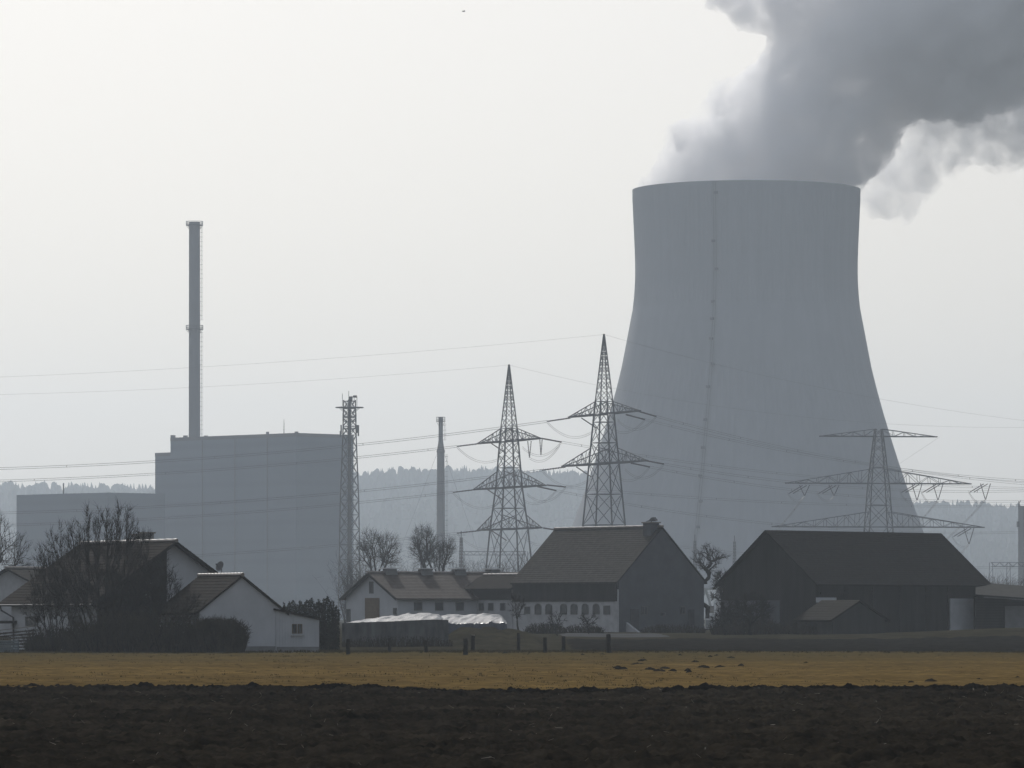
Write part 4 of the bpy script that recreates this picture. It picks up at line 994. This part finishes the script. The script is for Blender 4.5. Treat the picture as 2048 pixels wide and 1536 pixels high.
def brush(name, label, px0, px1, D, top, depth, n, seed, cat='shrub', lean=.25, m=DRY, group=None, irregular=.3, tw=3):
    """upright twiggy brush filling a strip of ground"""
    x0, x1 = (px0 - 1024) / F * D, (px1 - 1024) / F * D; xc = (x0 + x1) / 2; zb = ground_z(xc, D)
    H_ = HC + (HY - top) / F * D - zb; rg = random.Random(seed); t = thing(name, label, cat, (xc, D, zb), 0, group)
    tr, cr = MB(), MB(); w_ = x1 - x0
    for i in range(n):
        u = rg.uniform(-.5, .5); x = u * w_; y = rg.uniform(-.5, .5) * depth
        h = H_ * rg.uniform(1 - irregular, 1.0) * (1 - .45 * abs(2 * u) ** 4); p = Vector((x, y, -.1)); d = Vector((rg.gauss(0, lean) + u * lean, rg.gauss(0, lean), 1)).normalized()
        pts = [p]
        for k in range(4):
            d = (d + Vector((rg.gauss(0, .12), rg.gauss(0, .12), .06))).normalized(); pts.append(pts[-1] + d * h / 4)
        (tr if i % 4 == 0 else cr).tube(pts, [.03, .025, .02, .013, .006], 3, cap=False)
        for q in range(tw * 3):
            j = rg.randrange(1, 4); a = pts[j].lerp(pts[j + 1], rg.random()); e = a + Vector((rg.gauss(0, .35), rg.gauss(0, .35), rg.uniform(.1, .7))) * (h * .22)
            cr.tube([a, a.lerp(e, .5) + Vector((rg.gauss(0, .03), 0, .03)), e], [.014, .011, .005], 3, cap=False)
    tr.build('stems', BARK, t); cr.build('twigs', m, t); return t

brush('twig_hedge', 'dense dark brushwood hedge before the white annexe wall', 378, 488, 325, 1232, 1.8, 1500, 61, 'hedge', .12, irregular=.22)
brush('bramble_thicket', 'dark tangled thicket under the tall bare shrub', 150, 395, 327, 1215, 3.0, 1500, 62, 'thicket', .3, irregular=.5)
brush('bramble_thicket', 'low dark tangle of brushwood near the left frame edge', 55, 190, 329, 1240, 2.4, 620, 63, 'thicket', .35, irregular=.55)
brush('garden_shrub', 'low dark shrub bank under the arched barn windows', 1052, 1130, 458, 1242, 1.5, 260, 64, lean=.3)
brush('garden_shrub', 'low dark shrub bank at the right half of the arched windows', 1128, 1206, 460, 1246, 1.5, 230, 65, lean=.3)
brush('garden_shrub', 'dark shrubs along the grey barn gable wall', 1285, 1410, 478, 1246, 1.5, 300, 66, lean=.25)
brush('garden_shrub', 'overgrown shrubs at the foot of the dark barn gable', 1425, 1560, 452, 1228, 2.2, 640, 67, lean=.3, irregular=.5)
brush('garden_shrub', 'overgrown shrubs reaching up to the mossy shed roof', 1540, 1660, 450, 1240, 2.0, 420, 68, lean=.3, irregular=.5)
for i, (a, b, y, lab) in enumerate(((690, 735, 1092, 'hazy thin brush right of the hall behind the cowshed gable'), (782, 835, 1112, 'hazy thin brush between the two larger bare trees'), (905, 950, 1110, 'hazy thin brush right of the slim chimney foot'), (945, 1005, 1108, 'hazy thin brush before the legs of the three armed pylon'), (1000, 1062, 1098, 'hazy thin brush between pylon legs and the barn roof slope'))):
    brush('copse', lab, a, b, 760, y, 6, 240, 70 + i, 'brush', .16, TWIG, 'brush behind the cowshed', .45, 3)
for i, (a, b, y, lab) in enumerate(((1985, 2012, 1142, 'dark bush beyond the lean-to roof below the switchyard portal'), (2005, 2062, 1150, 'dark bush beyond the lean-to roof at the right frame edge'), (1962, 1992, 1155, 'low bush beside the right slope of the dark barn'))):
    brush('far_bush', lab, a, b, 700, y, 4, 260, 80 + i, 'bush', .22, DRY, 'bushes beyond the lean-to', .4, 3)

def evergreen(name, label, boxes, D, n, seed, cat='hedge'):
    """boxes: [(px0, px1, top row, bottom row)] filled with small leaf sprays"""
    xm = ((boxes[0][0] + boxes[-1][1]) / 2 - 1024) / F * D; zb = ground_z(xm, D); t = thing(name, label, cat, (xm, D, zb)); rg = random.Random(seed); mb = MB(); st = MB()
    for px0, px1, y0, y1 in boxes:
        x0, x1 = (px0 - 1024) / F * D - xm, (px1 - 1024) / F * D - xm; z1 = HC + (HY - y0) / F * D - zb; z0 = max(-.05, HC + (HY - y1) / F * D - zb)
        k = int(n * (x1 - x0) * (z1 - z0))
        for i in range(8): xx = rg.uniform(x0 + .2, x1 - .2); st.tube([(xx, 0, -.1), (xx, rg.uniform(-.3, .3), z1 * .9)], [.06, .02], 4, cap=False)
        for i in range(k):
            u, v_, q = rg.random(), rg.random(), rg.uniform(-.9, .9)
            e = .16 * math.sin(u * 9 + seed) + .1 * math.sin(u * 23)
            p = Vector((x0 + (x1 - x0) * u, q, z0 + (z1 - z0 + e) * v_)); s = rg.uniform(.035, .085)
            a, b = Vector((rg.gauss(0, 1), rg.gauss(0, 1), rg.gauss(0, 1))).normalized(), Vector((rg.gauss(0, 1), rg.gauss(0, 1), rg.gauss(0, 1))).normalized()
            mb.add([p - a * s, p + b * s * .5, p + a * s * 1.2, p - b * s * .5], [(0, 1, 2, 3)])
    st.build('stems', BARK, t); mb.build('foliage', LEAFD, t); return t
evergreen('evergreen_hedge', 'dark clipped evergreen hedge stepping down right of the lean-to', [(566, 600, 1206, 1300), (598, 640, 1202, 1300), (636, 668, 1199, 1300), (664, 679, 1216, 1300)], 343, 1500, 91)
# ---------------------------------------------------------------- yard, silage, fence, small things
PLASTIC = mat('silage_film', (0.05, 0.054, 0.066), 0.2, scale=1.2, var=.25, bump=.6, bscale=3.0, spec=.3, bdist=.12)
CONC = striped(mat('silage_concrete', (0.09, 0.09, 0.09), 0.9, scale=1.6, var=.45, spec=.2, stretch=(1, 1, .3)), 'X', .32, .12)
YARD = mat('pale_yard', (0.07, 0.071, 0.073), 0.95, scale=.5, var=.2, spec=.0)
EARTH = mat('bare_earth', (0.008, 0.0075, 0.0065), .95, scale=.6, col2=(0.024, 0.0225, 0.019), spec=.0, bump=.6, bscale=4)
WOOD = mat('weathered_posts', (0.010, 0.0085, 0.0075), .9, scale=5, col2=(.024, .021, .018), spec=.1)

def sheet(name, px0, px1, y0, y1, m, lift, amp=.05, nx=90, ny=30, fade=2.0):
    xs_ = np.linspace((px0 - 1024) / F * y0, (px1 - 1024) / F * y0, nx); ys_ = np.linspace(y0, y1, ny)
    def zf(X, Y):
        e = np.minimum.reduce([X - xs_[0], xs_[-1] - X, Y - y0, y1 - Y]); e = np.clip(e / fade, 0, 1)
        return GZ(X, Y) + .10 * N1(X * 0.2, Y * 0.2) * (Y > 335) + lift * e - .12 * (1 - e) + amp * N3(X * 1.5, Y * 1.2) * e
    return tag(grid_obj(name, xs_, ys_, zf, m), kind='structure')
sheet('fallow_field', 1120, 2300, 338, 414, EARTH, .09, .16, 260, 60)
sheet('farm_yard', 1095, 1370, 430, 462, YARD, .06, .02)
sheet('grass_verge', 660, 1230, 331, 352, M['grass'], .05, .10, 120, 24)
sheet('garden_ground', -150, 560, 322, 338, M['grass'], .06, .10, 120, 20)

# silage clamp: concrete wall, white plastic sheets
D = 378; c = P(790, 1293, D); c.z = 0.05
t = thing('silage_wall', 'low grey concrete panel wall holding the plastic covered silage', 'wall', c)
x0, x1 = (684 - 790) / F * D, (897 - 790) / F * D; h0 = HC + (HY - 1243) / F * D - c.z
mb = MB(); mb.prism([(x0, 0, -.3), (x1, 0, -.3), (x1, 0, h0 + .12), (x1 - 1.2, 0, h0 + .16), (x0 + 3.4, 0, h0), (x0, 0, h0 - .12)], (0, .25, 0)); mb.build('panel', CONC, t)
mb = MB(); x = x0 + .3
while x < x1: mb.span((x - .05, -.03, -.3), (x + .05, 0, h0 - .25)); x += 2.9
mb.build('ribs', CONC, t)
brush('weed_strip', 'dry weeds growing along the foot of the concrete silage wall', 684, 905, 373, 1268, 1.2, 420, 95, 'weeds', .3, irregular=.7)
def film(name, label, px0, px1, top, bot, D0, D1, seed, prof, zbase):
    n = VN(seed); nx, ny = 150, 60; c = P((px0 + px1) / 2, HY, D0); c.z = zbase; o_ = thing(name, label, 'plastic sheet', c)
    us, vs = np.linspace(0, 1, nx), np.linspace(0, 1, ny); U, V = np.meshgrid(us, vs); D_ = D0 + (D1 - D0) * V
    X = ((px0 + (px1 - px0) * U) - 1024) / F * D0 - c.x; Y = D_ - c.y
    zt4 = HC + (HY - top) / F * D0; zb4 = HC + (HY - bot) / F * D0
    hp = np.interp(U, *prof); Z = zb4 + (zt4 - zb4) * hp * np.sin(np.clip(V * 1.25, 0, 1) * math.pi / 2) ** .6
    Z += (.22 * n(U * 18 - V * 5, V * 4) + .09 * n(U * 48 - V * 14, V * 5) + .025 * n(U * 110, V * 20)) * np.minimum(1, 6 * hp)
    Z = Z - zbase
    co = np.stack([X, Y, Z], -1).reshape(-1, 3); mb = MB(); mb.v = [tuple(q) for q in co]
    mb.f = [(j * nx + i, j * nx + i + 1, (j + 1) * nx + i + 1, (j + 1) * nx + i) for j in range(ny - 1) for i in range(nx - 1)]
    # skirt down to the ground gives the heap its thickness
    rim = [j for j in range(nx)] + [j * nx + nx - 1 for j in range(1, ny)] + [(ny - 1) * nx + i for i in range(nx - 2, -1, -1)] + [j * nx for j in range(ny - 2, 0, -1)]
    b = len(mb.v); mb.v += [(mb.v[i][0], mb.v[i][1], -.4) for i in rim]; m_ = len(rim)
    mb.f += [(rim[i], rim[(i + 1) % m_], b + (i + 1) % m_, b + i) for i in range(m_)]
    mb.build('film', PLASTIC, o_, smooth=True); return o_
film('plastic_sheet', 'shiny crinkled white film over the silage behind the concrete wall', 690, 880, 1227, 1246, 381, 400, 31, ([0, .08, .35, .6, .82, .95, 1], [0, .12, .55, .9, 1, .85, .5]), .1)
film('plastic_sheet', 'shiny white film heap right of the wall end with a fold ridge', 862, 1014, 1228, 1247, 402, 420, 32, ([0, .2, .45, .6, .66, .8, .93, 1], [.55, .85, .8, .9, 1, .9, .7, 0]), .25)
mb = MB(); rg = random.Random(5)
D = 386; c = P(985, HY, D); c.z = .05; t = thing('earth_bank', 'grassy earth ramp rising to the white film right of the wall', 'earth bank', c)
n_ = VN(77); nx, ny = 70, 24; w_ = 230 / F * D
for j in range(ny):
    for i in range(nx):
        u, v = i / (nx - 1), j / (ny - 1); h = 1.75 * min(1, v * 1.2) * (1 - abs(2 * u - 1) ** 4.0) * (1 - .35 * u)
        mb.v.append(((u - .5) * w_, (v - .5) * 24, h - .15 + .35 * float(n_(np.array(u * 14), np.array(v * 9)))))
mb.f = [(j * nx + i, j * nx + i + 1, (j + 1) * nx + i + 1, (j + 1) * nx + i) for j in range(ny - 1) for i in range(nx - 1)]
mb.build('slope', M['grass'], t, smooth=True)

# old fence posts at the far edge of the straw field
posts = [(696, 1277, 1308, 6, .0, 'slightly crooked post nearest the evergreen hedge'), (779, 1275, 1303, 5, .01, 'thin post second from the evergreen hedge'), (852, 1280, 1304, 5, -.01, 'short thin post before the end of the concrete wall'),
         (931, 1276, 1308, 7, .0, 'thicker post of the close pair below the white film'), (945, 1269, 1302, 6, .03, 'leaning post with a bright top in the close pair'), (1037, 1265, 1301, 5, .0, 'tall thin post below the slender young tree'),
         (1090, 1274, 1304, 6, .0, 'post between the slender tree and the pale yard'), (1127, 1268, 1297, 6, .0, 'post at the left end of the pale yard'), (1218, 1267, 1304, 7, -.04, 'last post on the right leaning at the pale yard')]
PTOP = mat('cut_post_top', (.3, .28, .25), .5, spec=.5)
for px, y0, y1, w_, lean, lab in posts:
    D = 2.42 * F / (y1 - HY); D = min(D, 338); b = P(px, HY, D); b.z = 0.02; mp = D / F; h = (y1 - y0) * mp; r = w_ * mp / 2 * 1.4
    t = thing('fence_post', 'dark wooden ' + lab, 'fence post', b, 0, 'old wooden fence posts')
    pts = [Vector((lean * h * k / 5 + .012 * math.sin(k * 2 + px), .01 * k, -.25 + (h + .25) * k / 5)) for k in range(6)]
    MB().tube(pts, [r * 1.15, r * 1.05, r, r * .98, r * .95, r * .9], 9).build('stake', WOOD, t)
    MB().tube([pts[-1] + Vector((0, 0, .001)), pts[-1] + Vector((0, 0, .03))], [r * .86, r * .8], 9).build('cut_top', PTOP if px == 945 else WOOD, t)

# mole hills on the straw
rg = random.Random(17); hills_px = [(1285, 1320), (1275, 1327), (1235, 1334), (1242, 1337), (1300, 1338), (1330, 1335), (1318, 1341), (1345, 1341), (1375, 1340), (1378, 1343), (1420, 1312), (1433, 1310), (1462, 1314), (1482, 1331), (1408, 1334), (1165, 1309),
            (1010, 1306), (1205, 1308), (1360, 1309), (1390, 1323), (1404, 1333), (1440, 1334), (1612, 1325), (1822, 1364), (1862, 1362), (1770, 1374), (1440, 1376), (1525, 1374), (1545, 1375), (1480, 1375), (1958, 1359), (2035, 1355), (1700, 1372)]
n_ = VN(5)
for i, (px, py) in enumerate(hills_px):
    D = 2.46 * F / (py + 1.5 - HY); b = P(px, HY, D); b.z = .0
    hh = rg.uniform(.05, .11); w_ = rg.uniform(.14, .34); mb = MB(); nr_, na = 5, 12
    for j in range(nr_ + 1):
        for k in range(na):
            a = 2 * math.pi * k / na; q = j / nr_; z = (1 - q * q) * hh * (1 + .5 * math.sin(3 * a + i) * q) + .04 * rg.uniform(-1, 1) * (1 - q) - .04 * (q > .95)
            mb.v.append((w_ * q * math.cos(a) * (1 + .2 * math.sin(2 * a + i)), w_ * .8 * q * math.sin(a), z + .04))
    for j in range(nr_):
        for k in range(na): mb.f.append((j * na + k, j * na + (k + 1) % na, (j + 1) * na + (k + 1) % na, (j + 1) * na + k))
    o = mb.build('molehill', M['soil'], None, loc=b); tag(o, 'small dark molehill on the straw coloured field', 'molehill', 'molehills on the straw field')

# satellite dish above the annexe
A = P(441, 1133, 341); t = thing('satellite_dish', 'grey satellite dish on a pole above the annexe roof', 'satellite dish', (A.x + .08, A.y, 3.7), R(-20))
z = A.z - 3.7; mb = MB(); d = Vector((-.35, -.8, .35)).normalized(); a_ = d.orthogonal().normalized(); b_ = d.cross(a_); n = 20; rr_ = [(0.0, .0), (.15, .012), (.28, .05), (.36, .09)]
cc = Vector((-.05, -.1, z))
for off in (0, .02):
    for r, dp in rr_:
        for k in range(n):
            q = 2 * math.pi * k / n; mb.v.append(tuple(cc + (a_ * math.cos(q) + b_ * math.sin(q)) * max(r, .002) + d * (dp - off)))
for o_ in (0, 4):
    for i in range(3):
        for k in range(n): mb.f.append(((o_ + i) * n + k, (o_ + i) * n + (k + 1) % n, (o_ + i + 1) * n + (k + 1) % n, (o_ + i + 1) * n + k))
for k in range(n): mb.f.append((3 * n + k, 3 * n + (k + 1) % n, 7 * n + (k + 1) % n, 7 * n + k))
mb.build('dish', mat('dish_grey', (.12, .12, .12), .6), t, smooth=True)
MB().tube([(0, 0, -.3), (0, 0, z + .05)], .03, 6).tube([(0, 0, z), tuple(cc)], .025, 5).build('pole', M['dark_steel'], t)
MB().tube([tuple(cc - Vector((0, 0, .3))), tuple(cc + d * .38)], .015, 4).tube([tuple(cc + d * .36), tuple(cc + d * .46)], .045, 6).build('feed_arm', M['dark_steel'], t)

# small van glimpsed between the barns and a pale car by the lean-to
def car(label, px, D, rz, col, top, name='parked_car', van=True):
    x = (px - 1024) / F * D; b = Vector((x, D, ground_z(x, D))); t = thing(name, label, 'van' if van else 'car', b, R(rz)); h = HC + (HY - top) / F * D - b.z
    pm = mat('vehicle_paint', col, .35, scale=1, var=.03, spec=.5); k = h / (1.9 if van else 1.45)
    p = [(-2.2, .35), (2.2, .35), (2.25, .75), (2.1, 1.0), (1.45, 1.12), (.8, 1.78), (.4, 1.9), (-2.0, 1.9), (-2.2, 1.7)] if van else [(-2.1, .3), (2.1, .3), (2.15, .7), (1.9, .85), (.95, .95), (.3, 1.4), (-.2, 1.45), (-1.1, 1.4), (-1.75, .95), (-2.1, .85)]
    MB().prism([(a, -.85, z * k) for a, z in p], (0, 1.7, 0)).build('body', pm, t)
    for s in (-1, 1):
        q = [(-1.7, 1.15), (1.15, 1.15), (.65, 1.7), (-1.7, 1.7)] if van else [(-1.35, .95), (.75, .95), (.25, 1.32), (-1.0, 1.32)]
        MB().prism([(a, s * .853, z * k) for a, z in q], (0, s * .01, 0)).build('side_window', GLASS, t)
        for xx in (-1.35, 1.35):
            wh = MB().tube([(xx, s * .70, .33), (xx, s * .9, .33)], .33, 16).build('wheel', mat('tyre_rubber', (.015, .015, .015), .9), t)
            MB().tube([(xx, s * .9, .33), (xx, s * .915, .33)], .19, 12).build('rim', M['steel'], wh)
    return t
car('white van roof glimpsed in the gap between the two barns', 1418, 528, 100, (.25, .26, .27), 1237, 'parked_van')

# odds and ends before the farmhouse
t = thing('slatted_panel', 'pale blue grey slatted panel leaning at the left frame edge', 'panel', (P(18, HY, 326).x, 326, .02), R(8))
mb = MB(); rt = Matrix.Rotation(R(-22), 3, 'X')
SLAT = mat('faded_blue_slats', (.10, .125, .135), .8, scale=2, var=.2)
for k in range(6): mb.box(rt @ Vector((0, 0, .1 + .14 * k)), (1.35, .03, .085), M=rt)
mb.build('slats', SLAT, t)
mb = MB()
for x in (-.62, .62): mb.box(rt @ Vector((x, .035, .46)), (.07, .04, .95), M=rt)
mb.build('battens', WOOD, t)
t = thing('woodpile', 'low stack of split logs behind the slatted panel', 'woodpile', (P(22, HY, 331).x, 331, .03)); rg = random.Random(4)
mb = MB()
for k in range(7):
    for j in range(26):
        q = Vector((-1.6 + j * .125 + .06 * (k % 2), rg.uniform(-.03, .03), .1 + k * .17 + .015 * j * (k / 7))); mb.tube([q - Vector((0, .25, 0)), q + Vector((0, .25, 0))], rg.uniform(.05, .075), 6)
mb.build('logs', mat('split_logs', (.03, .024, .018), .85, scale=4, col2=(.07, .058, .044)), t)
MB().prism([(-1.75, -.42, 1.3), (1.75, -.42, 1.72), (1.75, -.42, 1.76), (-1.75, -.42, 1.34)], (0, .8, 0)).build('cover', mat('cover_sheet', (.16, .14, .11), .35, scale=3, var=.3, spec=.5, bump=.6), t)
# clods standing up along the field edge
rg = random.Random(23)
t_clod = [(425, 1391, .16), (870, 1386, .14), (1023, 1384, .22), (1090, 1386, .13), (1176, 1384, .15), (1335, 1383, .2), (1215, 1385, .2), (1600, 1381, .14), (1572, 1381, .2), (1990, 1380, .16), (790, 1387, .12), (640, 1379, .13)]
for i, (px, py, r_) in enumerate(t_clod):
    D = 2.5 * F / (py + 6 - HY); b = P(px, HY, D); b.z = .02; mb = MB(); n_ = 9
    for j in range(6):
        for k in range(n_):
            a = 2 * math.pi * k / n_; q = math.pi * j / 5; f = rg.uniform(.55, 1.2) * .8; mb.v.append((r_ * 1.1 * math.sin(q) * math.cos(a) * f, r_ * math.sin(q) * math.sin(a) * f, r_ * .75 * (1 - math.cos(q)) * f - .05))
    for j in range(5):
        for k in range(n_): mb.f.append((j * n_ + k, j * n_ + (k + 1) % n_, (j + 1) * n_ + (k + 1) % n_, (j + 1) * n_ + k))
    tag(mb.build('soil_clod', M['soil'], None, loc=b), 'dark soil clod standing up along the edge of the ploughed field', 'clod', 'clods along the ploughed edge')

# bird high in the sky
b = P(927, 23, 600); t = thing('flying_bird', 'tiny dark bird flying high in the pale sky', 'bird', b, R(20))
mb = MB(); mb.tube([(-.22, 0, 0), (-.1, 0, .03), (.08, 0, .03), (.2, 0, .05), (.26, 0, .04)], [.015, .06, .06, .035, .008], 8)
for s in (-1, 1): mb.add([(.1, s * .03, .05), (.02, s * .3, .14), (-.06, s * .42, .1), (-.05, s * .25, .09), (-.08, s * .03, .04), (.1, s * .03, .035), (.02, s * .3, .125), (-.06, s * .42, .09), (-.05, s * .25, .075), (-.08, s * .03, .025)], [(0, 1, 2, 3, 4), (5, 6, 7, 8, 9), (0, 1, 6, 5), (1, 2, 7, 6), (2, 3, 8, 7), (3, 4, 9, 8)])
mb.build('body', M['dark_steel'], t)

# loose straw on the soil and grass tufts along the field edges
rg = random.Random(31); mb = MB(); nrm = VN(61)
for i in range(420):
    y = 80 + 80 * rg.random() ** .8; x = rg.uniform(-.115, .115) * y; z = float(soil_z(np.array([[x]]), np.array([[y]]))[0, 0]) + .03
    a = rg.uniform(0, math.pi); l = rg.uniform(.03, .12); d = Vector((math.cos(a) * l, math.sin(a) * l, rg.uniform(-.02, .06)))
    mb.tube([Vector((x, y, z)) - d, Vector((x, y, z + .01)) + d], [.0045, .003], 3)
tag(mb.build('loose_straw', mat('pale_straw', (.12, .10, .07), .6, scale=3, var=.4, spec=.3)), 'scattered pale straw stalks lying on the dark ploughed soil', 'straw', kind='stuff')
mb = MB()
def tuft(x, y, z, h, n):
    for k in range(n):
        p = Vector((x + rg.gauss(0, .12), y + rg.gauss(0, .1), z - .02)); q = p + Vector((rg.gauss(0, .35) * h, rg.gauss(0, .3) * h, h * rg.uniform(.5, 1.1))); w_ = rg.uniform(.008, .016)
        m_ = p.lerp(q, .55) + Vector((0, 0, .1 * h)); mb.add([p - Vector((w_, 0, 0)), p + Vector((w_, 0, 0)), m_ + Vector((w_ * .7, 0, 0)), m_ - Vector((w_ * .7, 0, 0)), q], [(0, 1, 2, 3), (3, 2, 4)])
for i in range(1500):
    x = rg.uniform(-24, 24); y = float(field_edge(np.array(x))) + .5 + abs(rg.gauss(0, .9))
    tuft(x, y, .02, rg.uniform(.04, .13), 7)
for i in range(2200):
    x = rg.uniform(-46, 46); y = rg.uniform(318, 336) if rg.random() < .6 else rg.gauss(331, 2)
    if x > 14 and y > 328: continue
    tuft(x, y, .05, rg.uniform(.07, .22), 6)
for i in range(1800):
    y = rg.uniform(165, 325); x = rg.uniform(-.12, .12) * y
    tuft(x, y, .04, rg.uniform(.03, .08), 5)
tag(mb.build('grass_tufts', mat('dry_grass_tufts', (.030, .026, .011), .9, scale=.7, col2=(.075, .06, .025), spec=0)), 'short dry grass tufts along the field edges and on the stubble', 'grass', kind='stuff')
# ---------------------------------------------------------------- hazy air
mb = MB(); mb.span((-2450, -160, -2.5), (2450, 7700, 330))
hz = bpy.data.materials.new('haze'); hz.use_nodes = True; t_ = hz.node_tree; t_.nodes.clear()
o_ = t_.nodes.new('ShaderNodeOutputMaterial'); v_ = t_.nodes.new('ShaderNodeVolumePrincipled')
v_.inputs['Color'].default_value = (0.78, 0.885, 1.0, 1); v_.inputs['Density'].default_value = 0.000148; v_.inputs['Anisotropy'].default_value = 0.5
t_.links.new(v_.outputs[0], o_.inputs['Volume'])
tag(mb.build('haze', hz), 'thin blue grey haze filling the valley air', 'haze', kind='stuff')
